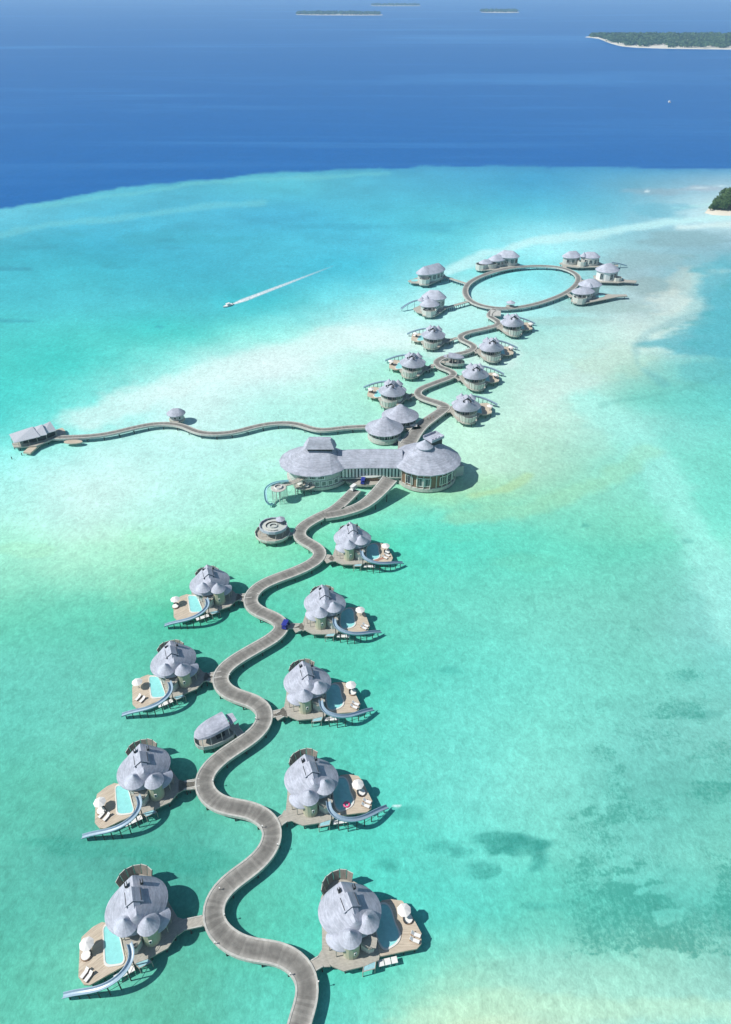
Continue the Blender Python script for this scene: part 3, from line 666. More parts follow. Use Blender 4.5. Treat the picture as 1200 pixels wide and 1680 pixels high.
    # pale floating panels on short legs beside the deck
    for i in range(3):
        x = 6.3 + 1.35 * i; y = -7.35 + .28 * i
        b = MB().box((sx * x, y, 1.35), (1.22, 1.25, .1), R(12) * sx); b.build('low_platform', M['white'], root)
        MB().tube((sx * x, y - .5, -1.2), (sx * x, y - .5, 1.3), .07, 5).build('stilt', M['pile'], root)
    if slide:
        pts = [Vector((sx * x, y, z)) for x, y, z in [(4.6,-5.2,5.9),(4.8,-6.7,5.7),(5.9,-8.1,5.3),(7.9,-8.9,4.9),(10.2,-8.7,4.35),(12.6,-7.7,3.7),(14.7,-6.1,3.0),(16.6,-4.4,2.2),(18.4,-2.9,1.2)]]
        P = smooth_path(catmull(pts, .6), 4)
        s = sweep(P, [(a_ * .85, b_) for a_, b_ in U_PROF], 'slide', M['slide'], root)
        n = len(P)
        for q in range(4, n - 1, 3):
            p = P[q]
            for sd in (0,):
                MB().tube((p.x, p.y, -1.3), (p.x, p.y, p.z - .1), .13, 5).build('slide_post', M['pile'], s)
        br = MB()
        ids = list(range(4, n - 1, 3))
        for a, b in zip(ids, ids[1:]):
            pa, pb = P[a], P[b]
            br.tube((pa.x, pa.y, pa.z * .45), (pb.x, pb.y, pb.z * .45), .05, 4)
        br.build('slide_brace', M['pile'], s)
    return root

def footbridge(root, a_local, b_world, width=2.3):
    """gangway from the villa platform to the boardwalk, built in the villa's own frame"""
    ca_, sa_ = math.cos(root.rotation_euler.z), math.sin(root.rotation_euler.z)
    aw = Vector((root.location.x + a_local[0] * ca_ - a_local[1] * sa_, root.location.y + a_local[0] * sa_ + a_local[1] * ca_, WZ))
    near = min(MAIN_P + FAR_P + RING_P + WEST_P, key=lambda p_: (p_ - b_world).length)
    dd = (aw - near); dd.z = 0
    d_ok = next((k_ * .1 for k_ in range(10, 80) if min((near + dd.normalized() * k_ * .1 - p_).length for p_ in MAIN_P + FAR_P + RING_P + WEST_P) > 2.33), 2.4)
    b_world = near + dd.normalized() * d_ok
    c, s = math.cos(-root.rotation_euler.z), math.sin(-root.rotation_euler.z)
    d = b_world - root.location; b = Vector((d.x * c - d.y * s, d.x * s + d.y * c, WZ))
    a = Vector((a_local[0], a_local[1], DZ)); t = (b - a); t.z = 0; L_ = t.length; t.normalize(); n = Vector((t.y, -t.x, 0))
    mb = MB(); be = b + t * .7; q = [a + n * width * .8, a + t * 1.3 + n * width / 2, be + n * width / 2, be - n * width / 2, a + t * 1.3 - n * width / 2, a - n * width * .8]
    mb.prism([(p.x, p.y) for p in q], DZ - .3, DZ + .02)
    o = mb.build('footbridge', M['plat'], root)
    e = MB()
    for sd in (-1, 1):
        p0 = a + t * 1.3 + n * sd * (width / 2 - .12); p1 = b + n * sd * (width / 2 - .12)
        c0 = (p0 + p1) / 2; e.box((c0.x, c0.y, DZ + .08), ((p1 - p0).length, .24, .12), math.atan2(t.y, t.x))
    e.build('edge_beam', M['kerb'], o)
    k = max(1, int(L_ / 3.5))
    for i in range(1, k + 1):
        p = a + t * L_ * i / (k + 1)
        for sd in (-1, 1):
            pile(p.x + n.x * sd * width * .4, p.y + n.y * sd * width * .4, DZ - .3, o)
    return o

PROTO = {1: make_villa(1), -1: make_villa(-1)}
used = {1: False, -1: False}
EAST, WEST = 1, -1
# pixel of the roof's middle, which prototype, turn, where its footbridge meets the boardwalk, short name, label
VILLAS = [
 ((226,1487), WEST, 42, (336,1517), 'bottom left villa', 'grey domed villa at bottom left with sunlit turquoise pool and blue slide'),
 ((237.5,1261), WEST, 42, (322,1291), 'second lowest left villa', 'grey domed villa on the left, between bottom left villa and shell roofed pavilion'),
 ((286,1085), WEST, 42, (350,1116), 'villa above the shell pavilion', 'grey domed villa on the left just above the shell roofed pavilion'),
 ((345.5,955.5), WEST, 40, (402,982), 'uppermost near left villa', 'grey domed villa left of the boardwalk, nearest below the open round platform'),
 ((574,1497), EAST, 0, (514,1581), 'bottom right villa', 'grey domed villa at bottom right, the only near one without a slide'),
 ((510.6,1279), EAST, -3, (462,1350), 'pink float villa', 'grey domed villa right of the boardwalk with a pink float in its pool'),
 ((504,1120), EAST, -6, (446,1172), 'third lowest right villa', 'grey domed villa right of the boardwalk, between blue buggy and pink float villas'),
 ((532.5,990), EAST, -13, (476,1027), 'blue buggy villa', 'grey domed villa whose footbridge starts at the blue buggy on the boardwalk'),
 ((578,883), EAST, -13, (536,912), 'villa below the ramp', 'grey domed villa just below the pavilion ramp, red mat on its deck'),
 ((644,640), EAST, 145, (684,640), 'far left villa beside the cone roofs', 'pale domed villa just behind the two cone roofed pavilions, left of the far boardwalk'),
 ((677.5,594), EAST, 145, (714,594), 'second far left villa', 'pale domed villa left of the far boardwalk, level with the tiny shell roofed hut'),
 ((711.5,548.5), EAST, 145, (754,552), 'third far left villa', 'pale domed villa left of the far boardwalk, in the row just below the oval loop'),
 ((765,664), WEST, 202, (736,667), 'far right villa nearest the camera', 'pale domed villa with white octagonal screen, first on the right past the large pavilion'),
 ((780,612.5), WEST, 202, (750,612), 'second far right villa', 'pale domed villa with orange tinted sun deck, right of the tiny shell roofed hut'),
 ((806.5,568.5), WEST, 202, (783,569), 'third far right villa', 'pale domed villa on the right with a white deck, third past the large pavilion'),
 ((841,528.5), WEST, 205, (822,529), 'villa under the oval loop', 'pale domed villa on the right of the narrow neck just under the oval loop'),
]
villa_roots = []
for i, (px, kind, rot, br, short, label) in enumerate(VILLAS):
    p = at(px[0], px[1], 6.5)
    if i == 4: r_ = copy_tree(PROTO[kind], skip=('slide',))
    elif not used[kind]: r_ = PROTO[kind]; used[kind] = True
    else: r_ = copy_tree(PROTO[kind])
    r_.location = (p.x, p.y, 0); r_.rotation_euler = (0, 0, R(rot))
    tag(r_, label, 'villa', 'domed water villas along the boardwalk')
    villa_roots.append(r_)
    footbridge_args = (r_, (-4.6 * kind, -6.8), at(br[0], br[1], WZ))
    if i >= 9: footbridge_args = (r_, ((-5.5) * kind, -3.5), at(br[0], br[1], WZ))
    footbridge(*footbridge_args)

def tolocal(root, x, y, z):
    a = root.rotation_euler.z; return Vector((root.location.x + x * math.cos(a) - y * math.sin(a), root.location.y + x * math.sin(a) + y * math.cos(a), z))

# ------------------------------------------------------------------ things on the sun decks
def make_parasol():
    r_ = empty('parasol', (0, 0, 0))
    MB().tube((0, 0, 0), (0, 0, 2.5), .05, 6).build('pole', M['teak'], r_)
    MB().tube((0, 0, 0), (0, 0, .12), .35, 10).build('base', M['plat'], r_)
    n = 8; c = MB(); c.rings([ell(0, 0, 1.4, 1.4, 2.12, n), ell(0, 0, 1.48, 1.48, 2.2, n), ell(0, 0, .8, .8, 2.52, n), ell(0, 0, .03, .03, 2.85, n)], cap0=True, cap1=True)
    c.build('canopy', M['canvas'], r_); return r_
def make_lounger():
    r_ = empty('sun_lounger', (0, 0, 0)); fr = MB()
    fr.box((0, 0, .28), (.75, 2.0, .08))
    for x in (-.32, .32):
        for y in (-.9, .9): fr.box((x, y, .12), (.07, .07, .24))
    fr.build('frame', M['teak'], r_)
    MB().box((0, -.3, .39), (.7, 1.35, .13)).build('cushion', M['canvas'], r_)
    MB().add([(-.35,.4,.34),(.35,.4,.34),(.35,1.05,.85),(-.35,1.05,.85),(-.35,.4,.48),(.35,.4,.48),(.35,.97,.95),(-.35,.97,.95)], [(3,2,1,0),(4,5,6,7),(0,1,5,4),(1,2,6,5),(2,3,7,6),(3,0,4,7)]).build('backrest', M['canvas'], r_)
    return r_
def make_daybed():
    r_ = empty('daybed', (0, 0, 0))
    MB().tube((0, 0, .05), (0, 0, .38), 1.05, 14).build('base', M['teak'], r_)
    MB().tube((0, 0, .38), (0, 0, .55), .95, 14).build('mattress', M['canvas'], r_)
    wall_ring(0, 0, 1.1, 1.1, .3, .95, 10, R(20), R(160), 0, .12, False).build('backrest', M['dark'], r_); return r_
PAR, LOU, DAY = make_parasol(), make_lounger(), make_daybed()
first = {'p': True, 'l': True, 'd': True}
def place(kind, root, x, y, rz, label, cat, grp):
    src = {'p': PAR, 'l': LOU, 'd': DAY}[kind]
    if first[kind]: o = src; first[kind] = False
    else: o = copy_tree(src)
    p = tolocal(root, x, y, DZ + .05); o.location = p; o.rotation_euler = (0, 0, root.rotation_euler.z + rz)
    tag(o, label, cat, grp); return o
for i, (px, kind, rot, br, short, label) in enumerate(VILLAS):
    rt = villa_roots[i]; s = kind
    jx, jy = [(0,0),(.9,-.9),(-.2,.7),(.6,1.0),(.3,.2),(.2,-.6),(.8,.9),(-.1,.5),(.6,-.3),(.2,.2),(.9,.4),(0,-.8),(.5,.6),(-.2,0),(.7,-.5),(.3,.9)][i]
    place('p', rt, s * (10.9 + jx), 1.2 + jy, i * .3, 'white parasol on deck of the ' + short, 'parasol', 'white parasols on the sun decks')
    if i not in (2, 7, 12): place('d', rt, s * (11.9 + jx * .5), .3 + jy, s * (1.2 + .4 * (i % 3)), 'round daybed by the parasol of the ' + short, 'daybed', 'daybeds on the sun decks')
    if i in (0, 4, 5, 7, 8, 6, 2, 1):
        for k in range(2):
            which = ('outer', 'inner')[k]
            x_, y_ = (13.5 - .3 * k, -2.6 - 1.1 * k)
            if i in (8, 1, 2): x_, y_ = (12.6 - .5 * k, -1.6 - 1.4 * k)
            place('l', rt, s * x_, y_, s * R(70), f'white sun lounger, {which} one of two on the {short} deck', 'sun lounger', 'sun loungers on the villa decks')
# pink ring float in the pool
p = tolocal(villa_roots[5], 8.7, -3.6, DZ + .2)
fl = MB(); rings = []
for i in range(20):
    t = i * 2 * math.pi / 20; rings.append([((.62 + .24 * math.cos(q)) * math.cos(t), (.62 + .24 * math.cos(q)) * math.sin(t), .12 + .24 * math.sin(q)) for q in [j * 2 * math.pi / 8 for j in range(8)]])
rings.append(rings[0]); fl.rings(rings); o = fl.build('pool_float', M['pink'], None, True); o.location = p
tag(o, 'pink inflatable ring floating in the shaded pool', 'float')
p = tolocal(villa_roots[8], 10.6, -3.9, DZ + .06)
o = MB().prism([(-2.0,-.5),(2.0,-.35),(2.0,.35),(-2.0,.5)], 0, .05).build('towel_mat', mat('faded_red_cloth', (.42,.20,.15), .9), None); o.location = p; o.rotation_euler = (0, 0, R(28))
tag(o, 'long faded red mat laid on the deck of the villa below the ramp', 'mat')

# ------------------------------------------------------------------ larger houses at the oval loop
def make_house(name, px, rot, roofs, walls, deck, label, wins=(), bridge=None, slide=None, extra=None, z=6.0):
    p = at(px[0], px[1], z); root = empty(name, (p.x, p.y, 0), R(rot)); tag(root, label, 'villa', 'large houses round the oval loop')
    MB().prism(deck, DZ - .5, DZ).build('platform', M['plat'], root)
    for q in deck[::2]: pile(q[0] * .93, q[1] * .93, DZ - .4, root, 'stilt')
    for (cx, cy, rx, ry, rr, z1, mt) in walls:
        if mt == 'drum': wall_ring(cx, cy, rx, ry, DZ - .9, z1, 9, rot=rr).build('screen_wall', M['screen'], root)
        else: wall_ring(cx, cy, rx, ry, DZ - .1, z1, 20, rot=rr).build('wall', M[mt], root)
    for (cx, cy, rx, ry, rr, angs, w_, z0, z1) in wins: windows_on(root, cx, cy, rx, ry, rr, angs, w_, z0, z1, 'white', .08, 1)
    for (cx, cy, rx, ry, rr, zr, za, rl) in roofs:
        if rl == 0: cone_roof(cx, cy, rx, zr, za, 14, ry=ry).build('roof', M['roof2'], root)
        else:
            c_, s_ = math.cos(rr), math.sin(rr)
            ridge_roof(cx, cy, rx, ry, rr, zr, za, (cx - c_ * rl, cy - s_ * rl), (cx + c_ * rl, cy + s_ * rl), 32, bulge=.2).build('roof', M['roof2'], root)
    if slide:
        P = smooth_path(catmull([Vector(q) for q in slide], .8), 3); s = sweep(P, U_PROF, 'slide', M['slide'], root)
        for q in range(3, len(P) - 1, 5): MB().tube((P[q].x, P[q].y, -1), (P[q].x, P[q].y, P[q].z - .1), .1, 5).build('slide_post', M['pile'], s)
    if bridge: footbridge(root, bridge[0], at(bridge[1][0], bridge[1][1], WZ), 2.2)
    return root
def octo(cx, cy, rx, ry, n=12, rot=0): return [(x, y) for x, y, z in ell(cx, cy, rx, ry, 0, n, rot=rot)]
h1 = make_house('loop_house', (707,448), 0, [(0,0,11.5,6.5,R(38),7.5,11.5,6.5)], [(0,0,10.2,5.6,R(38),7.4,'wall'),(-4.5,-8.5,3.6,3.4,0,5.4,'drum')],
    [(-15,-4),(-13,-8),(-8,-9),(-7,-12),(-2,-12),(1,-8),(7,-1),(11,4),(10,9),(3,9),(-4,6),(-9,2)], 'large house with one long pale hipped roof left of the oval loop', [(0,0,10.2,5.6,R(38),(-120,-100,-80,-60,-40,-20),2.4,3.6,6.6)], ((9,5),(762,466)))
h2 = make_house('loop_house', (709,497), 0, [(1.5,5,7.5,5.5,R(-10),8,12,2.5),(-1.5,-2,6,5,R(10),6,9,1.5),(-3,1.5,2.4,2.4,0,7.5,10.2,0),(-6,3,2.4,2.4,0,6.5,9,0)], [(1.5,4,6.2,4.6,R(-10),7.8,'wall'),(-1.5,-2,5.2,4.2,R(10),5.9,'wall'),(-2,-8,4.2,3.4,0,5.0,'drum')],
    [(-11,1),(-9,-5),(-6,-7),(-6,-11),(1,-11),(4,-7),(8,0),(8,8),(2,10),(-5,8)], 'cluster house with several small cone roofs and a thin slide left of the oval loop', [(1.5,4,6.2,4.6,R(-10),(-60,-30,0,30),2.2,4,7),(-1.5,-2,5.2,4.2,R(10),(-130,-100,-70,-40),2,4.0,5.5)], ((7,1),(772,494)), [(-7,6,5.5),(-10,6,4.8),(-14,4.5,3.5),(-18,2,1.5)])
h3 = make_house('loop_house', (818,427), 0, [(7,4,8,6,R(-15),8,11.5,3),(-1,1,6.5,5,R(25),6.5,9.5,2),(-9,-3,5,4,R(20),5.5,7.6,1.5)], [(7,4,7,5,R(-15),7.9,'wall'),(-1,1,5.6,4.2,R(25),6.4,'wall'),(-12,-5,4,4,0,5.2,'drum'),(-6,-4,4.5,3.2,0,5.2,'screen')],
    [(-16,-6),(-12,-10),(-4,-9),(4,-6),(13,-2),(16,4),(12,9),(2,9),(-8,4),(-15,0)], 'long low house with stepped pale roofs behind the upper left of the oval loop', [(7,4,7,5,R(-15),(-120,-90,-60,-30),2.4,4,7),(-1,1,5.6,4.2,R(25),(-130,-100,-70),2,3.6,5.8)], ((8,-4),(846,437)))
h4 = make_house('loop_house', (956,424), 0, [(-7,2,7,5,R(12),7,10.5,2.5),(5,0,7,5,R(-5),7.5,10.5,2.5),(0,-1.5,2.4,2.4,0,8,10.8,0)], [(-7,2,6,4.2,R(12),6.9,'wall'),(5,-.5,6.2,4.3,R(-5),7.4,'screen'),(-1,-4,3,3,0,5.5,'drum')],
    [(-15,2),(-13,-5),(-4,-8),(8,-7),(16,-5),(24,-5),(25,-1),(15,0),(13,5),(-6,8)], 'pale house with twin roofs and a deck running right, beyond the oval loop', [(5,-.5,6.2,4.3,R(-5),(-120,-90,-60,-30),2.0,3.4,6.4),(-7,2,6,4.2,R(12),(-130,-95,-60),2.0,3.6,6)], ((-13,-4),(932,441)), [(20,-2,3.6),(25,-1.5,2.8),(31,-1,1.2)])
h5 = make_house('loop_house', (996,447), 0, [(0,0,8,7,R(20),8,12,1.8)], [(0,-.5,6.9,6,R(20),7.9,'white'),(6,-5,3,2.4,0,4.6,'drum')],
    [(-8,-5),(-5,-8),(6,-9),(10,-8),(17,-9),(19,-5),(12,-3),(9,4),(0,8),(-7,5)], 'white walled house under one hipped roof, right of the oval loop', [(0,-.5,6.9,6,R(20),(-150,-95,-72,-50,-28,-6),2.2,3.2,7)], ((-7,-3),(952,461)))
h6 = make_house('loop_house', (963,476), 0, [(3,5,7.5,6,R(10),8,11.5,2),(-3,-3,7.5,5.5,R(18),6.3,9,2.2),(1.5,.5,2.4,2.4,0,8,10.6,0)], [(3,5,6.3,5,R(10),7.9,'wall'),(-3,-3,6.4,4.6,R(18),6.2,'wall'),(-6,-9,4.2,3.6,0,5.0,'drum')],
    [(-11,-8),(-9,-12),(-2,-12),(4,-9),(12,-5),(20,-1),(26,0),(26,3),(17,3),(10,6),(3,10),(-6,5)], 'grey roofed house with long pale deck pointing right, lower right of oval loop', [(-3,-3,6.4,4.6,R(18),(-130,-105,-80,-55,-30),2,3.8,5.8)], ((-9,-2),(930,480)))
pl = MB(); pp = octo(9, 0, 3.6, 2.2, 14, R(35)); pl.prism(pp, DZ + .02, DZ + .12); pl.build('pool_water', M['pool'], h6)
pl = MB(); pp = octo(-10.5, -3.4, 2.6, 2.2, 14, R(35)); pl.prism(pp, DZ + .02, DZ + .12); pl.build('pool_water', M['pool'], h1)

# ------------------------------------------------------------------ the large pavilion: two round halls and a link
pc = at(700, 752, 9.0); pw_ = at(517, 755, 8.5)
gr = empty('pavilion', (0, 0, 0)); tag(gr, 'large two winged pavilion with wide grey roofs and white slatted link, in the middle', 'pavilion')
ex, ey = pc.x, pc.y; wx, wy = pw_.x, pw_.y
# east hall
MB().prism([(x, y) for x, y, z in ell(ex, ey, 12.0, 11.2, 0, 40)], .5, 2.0).build('plinth', M['kerb'], gr)
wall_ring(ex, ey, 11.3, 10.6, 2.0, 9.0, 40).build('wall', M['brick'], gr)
wall_ring(ex, ey, 11.55, 10.85, 7.9, 9.0, 40).build('frieze', M['wall'], gr)
windows_on(gr, ex, ey, 11.4, 10.7, 0, (-128,-104,-92,-58,-40,-22,-4,14), 3.3, 2.8, 6.6, 'white', .12, 2, .24)
for a in range(-170, 40, 12):
    t = R(a); MB().tube((ex + 11.9 * math.cos(t), ey + 11.1 * math.sin(t), 1.9), (ex + 11.9 * math.cos(t), ey + 11.1 * math.sin(t), 8.9), .16, 6).build('column', M['screen'], gr)
rb = MB(); pts = [(ex + 12.4 * math.cos(R(a)), ey + 11.6 * math.sin(R(a))) for a in range(-160, 30, 8)]
rs = ridge_roof(ex, ey, 13.6, 12.6, 0, 9.0, 15.6, (ex - 1.5, ey - .5), (ex + 3.5, ey + 3.0), 17, rows=6, bulge=-.15, thick=.35); rs.build('hall_roof', M['roof'], gr)
cone_roof(ex - 1.0, ey - .2, 3.4, 14.9, 17.6, 16, thick=.4).build('cupola_roof', M['roof2'], gr)
cu = MB(); cx_, cy_ = ex + 2.6, ey + 2.8; ang = R(38)
cu.box((cx_, cy_, 16.6), (6.4, 5.0, .3), ang); cu.build('cupola_terrace', M['roof2'], gr)
cr_ = MB()
for a_, b_, d_ in ((0, 2.5, (6.4, .2, .9)), (0, -2.5, (6.4, .2, .9)), (3.2, 0, (.2, 4.8, .9))):
    cr_.box((cx_ + a_ * math.cos(ang) - b_ * math.sin(ang), cy_ + a_ * math.sin(ang) + b_ * math.cos(ang), 17.2), d_, ang)
for k in range(3): cr_.box((cx_ + (k - 1) * 1.7 * math.cos(ang), cy_ + (k - 1) * 1.7 * math.sin(ang), 17.0), (.9, 2.6, .5), ang)
cr_.build('cupola_parapet', M['roof2'], gr)
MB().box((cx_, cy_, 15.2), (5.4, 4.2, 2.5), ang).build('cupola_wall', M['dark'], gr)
# stair block behind the east hall, dark
MB().box((ex + 12.8, ey + 1.0, 3.2), (3.6, 3.0, 4.4), R(20)).build('service_block', M['wall'], gr)
# west hall
MB().prism([(x, y) for x, y, z in ell(wx + .8, wy + .5, 12.2, 10.2, 0, 36)], .7, 2.0).build('plinth', M['kerb'], gr)
wall_ring(wx + .8, wy + .5, 11.4, 9.6, 2.0, 8.4, 36).build('wall', M['wall'], gr)
windows_on(gr, wx + .8, wy + .5, 11.45, 9.65, 0, (-112,-96,-80), 3.0, 5.3, 8.0, 'white', .12, 2, .35)
windows_on(gr, wx + .8, wy + .5, 11.45, 9.65, 0, (-114,-101,-88,-75,-62,-49), 2.2, 2.3, 4.6, 'white', .12, 3, .25)
ridge_roof(wx, wy, 14.0, 11.8, 0, 8.5, 15.0, (wx - 1.6, wy + .8), (wx + 5.5, wy + .8), 18, rows=6, bulge=-.2, thick=.35).build('hall_roof', M['roof'], gr)
cb = MB(); z0 = 14.8
def frust(cx, cy, a, b, z, a2, b2, z2, top): return MB().rings([[(cx - a, cy - b, z), (cx + a, cy - b, z), (cx + a + .9, cy, z), (cx + a, cy + b, z), (cx - a, cy + b, z), (cx - a - .9, cy, z)], [(cx - a2, cy - b2, z2), (cx + a2, cy - b2, z2), (cx + a2 + .5, cy, z2), (cx + a2, cy + b2, z2), (cx - a2, cy + b2, z2), (cx - a2 - .5, cy, z2)]], True, True)
frust(wx + 2.2, wy + .8, 5.6, 3.4, 14.9, 4.0, 1.0, 18.0, 1).build('cupola_roof', M['roof'], gr)
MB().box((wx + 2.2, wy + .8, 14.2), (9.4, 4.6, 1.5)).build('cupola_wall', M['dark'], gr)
# link
lx0, lx1 = wx + 9.0, ex - 9.5; ly = (wy + ey) / 2 - 1.0
lr = MB()
N_ = 14
prof = [(-6.6, 8.2), (-6.6, 8.5), (-3.5, 10.9), (0, 12.6), (3.5, 10.9), (6.6, 8.5), (6.6, 8.2)]
rs = []
for i in range(N_ + 1):
    t = i / N_; x = lx0 + (lx1 - lx0) * t; cy2 = wy + .2 + (ey - wy + .0) * t - 1.8 * math.sin(math.pi * t) * -0.3
    rs.append([(x, cy2 + a, z) for a, z in prof])
lr.rings(rs, True, True); lr.build('link_roof', M['roof'], gr)
yf = lambda x: wy + .2 + (ey - wy) * (x - lx0) / (lx1 - lx0)
MB().prism([(lx0 + 1, yf(lx0) - 5.0), (lx1 + 1, yf(lx1) - 5.0), (lx1 + 1, yf(lx1) + 5), (lx0 + 1, yf(lx0) + 5)], 3.6, 8.3).build('link_wall', M['glass'], gr)
MB().prism([(lx0 + 1, yf(lx0) - 5.6), (lx1 + 1, yf(lx1) - 5.6), (lx1 + 1, yf(lx1) + 5), (lx0 + 1, yf(lx0) + 5)], 3.2, 3.6).build('link_floor', M['wall'], gr)
MB().prism([(lx0 + 1, yf(lx0) - 3.6), (lx1 + 1, yf(lx1) - 3.6), (lx1 + 1, yf(lx1) + 4), (lx0 + 1, yf(lx0) + 4)], .6, 3.15).build('link_base', M['wall'], gr)
slat = MB().box((0, 0, 2.2), (.78, .3, 4.4)).build('slat', M['white'], gr); first_s = True
x = lx0 + 2.2
while x < lx1 - .3:
    s_ = slat if first_s else inst(slat, (0, 0, 0), 0, gr); first_s = False
    s_.location = (x, yf(x) - 5.25, 3.85); x += 1.3
for x in np.arange(lx0 + 2, lx1, 4.0): pile(x, yf(x) - 4.6, 3.2, gr, 'pile', 1.6); pile(x, yf(x) + 2, 3.2, gr, 'pile', 1.6)
# curved forecourt deck with a boat shaped counter
fc = at(604, 789, 2.6)
cnt = ridge_roof(fc.x + 1.5, fc.y + 2.0, 5.0, 2.2, R(6), 4.3, 4.9, (fc.x - .5, fc.y + 2), (fc.x + 3.5, fc.y + 2.2), 20, bulge=0); cnt.build('porch_roof', M['wall'], gr)
wall_ring(fc.x + 1.5, fc.y + 2.0, 4.2, 1.7, 2.0, 4.2, 18).build('porch_wall', M['brick'], gr)
MB().prism([(x, y) for x, y, z in ell(fc.x - .5, fc.y + 1.6, 8.4, 4.2, 0, 24)], 1.5, 2.35).build('forecourt', M['plat'], gr)

# landing behind the pavilion joining hall and far boardwalk
lb = at(668, 726, WZ)
MB().prism([(lb.x - 5, lb.y - 16), (lb.x + 6, lb.y - 16), (lb.x + 3.6, lb.y + 1), (lb.x - 3.6, lb.y + 1)], 1.9, 2.38).build('rear_landing', M['walk'], gr)

# ------------------------------------------------------------------ slide deck left of the pavilion
sw = empty('slide_tower', (0, 0, 0)); tag(sw, 'spindly round slide platform on many thin stilts left of the large pavilion', 'slide tower')
c1 = at(457, 800, 6.2)
MB().prism([(x, y) for x, y, z in ell(c1.x, c1.y, 2.9, 2.9, 0, 18)], 6.0, 6.25).build('platform', M['kerb'], sw)
wall_ring(c1.x, c1.y, 1.5, 1.5, 6.25, 6.9, 14).build('ring_bench', M['white'], sw)
path = [at(457, 798, 6.2), at(470, 794, 6.2), at(484, 790, 6.3), at(496, 784, 6.4), at(510, 777, 6.6)]
Pp = catmull(path, 1.0); sweep(Pp, [(-1.2, 0), (1.2, 0), (1.2, -.25), (-1.2, -.25)], 'gangway', M['plat'], sw)
deck_rail(sw, [(p.x + .5, p.y - 1.1) for p in Pp[3::3]], 6.2)
deck_rail(sw, [(p.x - .3, p.y + 1.1) for p in Pp[3::3]], 6.2)
for r_ in (2.5, 1.2):
    for k in range(9 if r_ > 2 else 5):
        t = k * 2 * math.pi / (9 if r_ > 2 else 5); MB().tube((c1.x + r_ * math.cos(t), c1.y + r_ * math.sin(t), -1.2), (c1.x + r_ * math.cos(t), c1.y + r_ * math.sin(t), 6.0), .1, 5).build('stilt', M['screen'], sw)
bt = MB()
for p in Pp[3::3]:
    for s in (-1, 1): MB().tube((p.x, p.y + s, -1.2), (p.x, p.y + s, 6.1), .1, 5).build('stilt', M['screen'], sw)
    bt.tube((p.x, p.y - 1, 3.2), (p.x + 3, p.y - 1, 3.2), .06, 4); bt.tube((p.x, p.y - 1, 1.0), (p.x + 3, p.y - 1, 5.5), .05, 4)
bt.build('brace', M['screen'], sw)
sl = catmull([at(474, 790, 7.0), at(462, 791, 6.9), at(449, 794, 6.6), at(440, 799, 6.0), at(436, 806, 5.0), at(436, 815, 3.6), at(438, 824, 2.2), at(444, 829, 1.0), at(449, 826.5, .6)], .8)
s = sweep(sl, [(a * .8, b) for a, b in U_PROF], 'slide', M['net'], sw)
for q in range(4, len(sl) - 1, 6): MB().tube((sl[q].x, sl[q].y, -1), (sl[q].x, sl[q].y, sl[q].z - .1), .09, 5).build('slide_post', M['pile'], s)
# lower bar deck with small tables at its foot
c2 = at(500, 796, 3.0)
MB().prism([(x, y) for x, y, z in ell(c2.x, c2.y, 4.2, 3.0, 0, 14)], 2.6, 2.9).build('lower_deck', M['plat'], sw)
for k in range(8):
    t = k * math.pi / 4; pile(c2.x + 3.6 * math.cos(t), c2.y + 2.5 * math.sin(t), 2.6, sw, 'stilt')
MB().prism([(x, y) for x, y, z in ell(c2.x + 1, c2.y + 3.4, 3.2, 2.4, 0, 14)], 4.8, 5.05).build('upper_deck', M['plat'], sw)
for (a, b, z, r_) in ((-2, 0, 2.9, .7), (1, -1.4, 2.9, .7), (2.6, .6, 2.9, .7)):
    tb = empty('bistro_table', (c2.x + a, c2.y + b, z)); MB().tube((0, 0, 0), (0, 0, .7), .06, 6).build('leg', M['white'], tb); MB().tube((0, 0, .7), (0, 0, .78), .75, 12).build('table_top', M['white'], tb)
    tag(tb, ['round white table nearest the slide platform on the lower bar deck', 'round white table at the front edge of the lower bar deck', 'round white table at the pavilion end of the lower bar deck'][int((a + 2) / 2.2)], 'table', 'tables on the bar deck')
for (a, b) in ((-.6, 3.2), (2.2, 3.8)):
    q = empty('parasol', (c2.x + a, c2.y + b, 5.05)); 
    MB().tube((0, 0, 0), (0, 0, 2.3), .05, 6).build('pole', M['teak'], q)
    MB().rings([ell(0, 0, 1.3, 1.3, 2.0, 8), ell(0, 0, .03, .03, 2.5, 8)], True, True).build('canopy', M['canvas'], q)
    tag(q, 'small white parasol on the upper bar deck beside the pavilion, the %s one' % ('left' if a < 0 else 'right'), 'parasol', 'parasols on the bar deck')

# ------------------------------------------------------------------ two cone roofed pavilions
def round_pav(px, rx, ry, zr, za, label, nw=16):
    p = at(px[0], px[1], zr); r_ = empty('round_pavilion', (p.x, p.y, 0)); tag(r_, label, 'pavilion', 'cone roofed round pavilions')
    MB().prism(octo(0, 0, rx - .4, ry - .3, 32), .6, 1.9).build('plinth', M['kerb'], r_)
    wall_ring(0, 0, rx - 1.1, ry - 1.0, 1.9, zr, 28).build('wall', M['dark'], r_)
    wall_ring(0, 0, rx - .5, ry - .45, 1.9, 2.9, 32, th=.15).build('balustrade', M['wall'], r_)
    for k in range(20):
        t = k * math.pi / 10; MB().tube(((rx - .7) * math.cos(t), (ry - .6) * math.sin(t), 1.9), ((rx - .7) * math.cos(t), (ry - .6) * math.sin(t), zr), .1, 5).build('column', M['screen'], r_)
    windows_on(r_, 0, 0, rx - 1.1, ry - 1.0, 0, [i * 24 for i in range(15)], 1.8, 2.8, 4.6, 'wall', .06, 1)
    ridge_roof(0, 0, rx + .7, ry + .6, 0, zr, za, (-.6, 0), (.6, 0), 20, rows=5, bulge=-.35, thick=.25).build('roof', M['roof'], r_)
    return r_
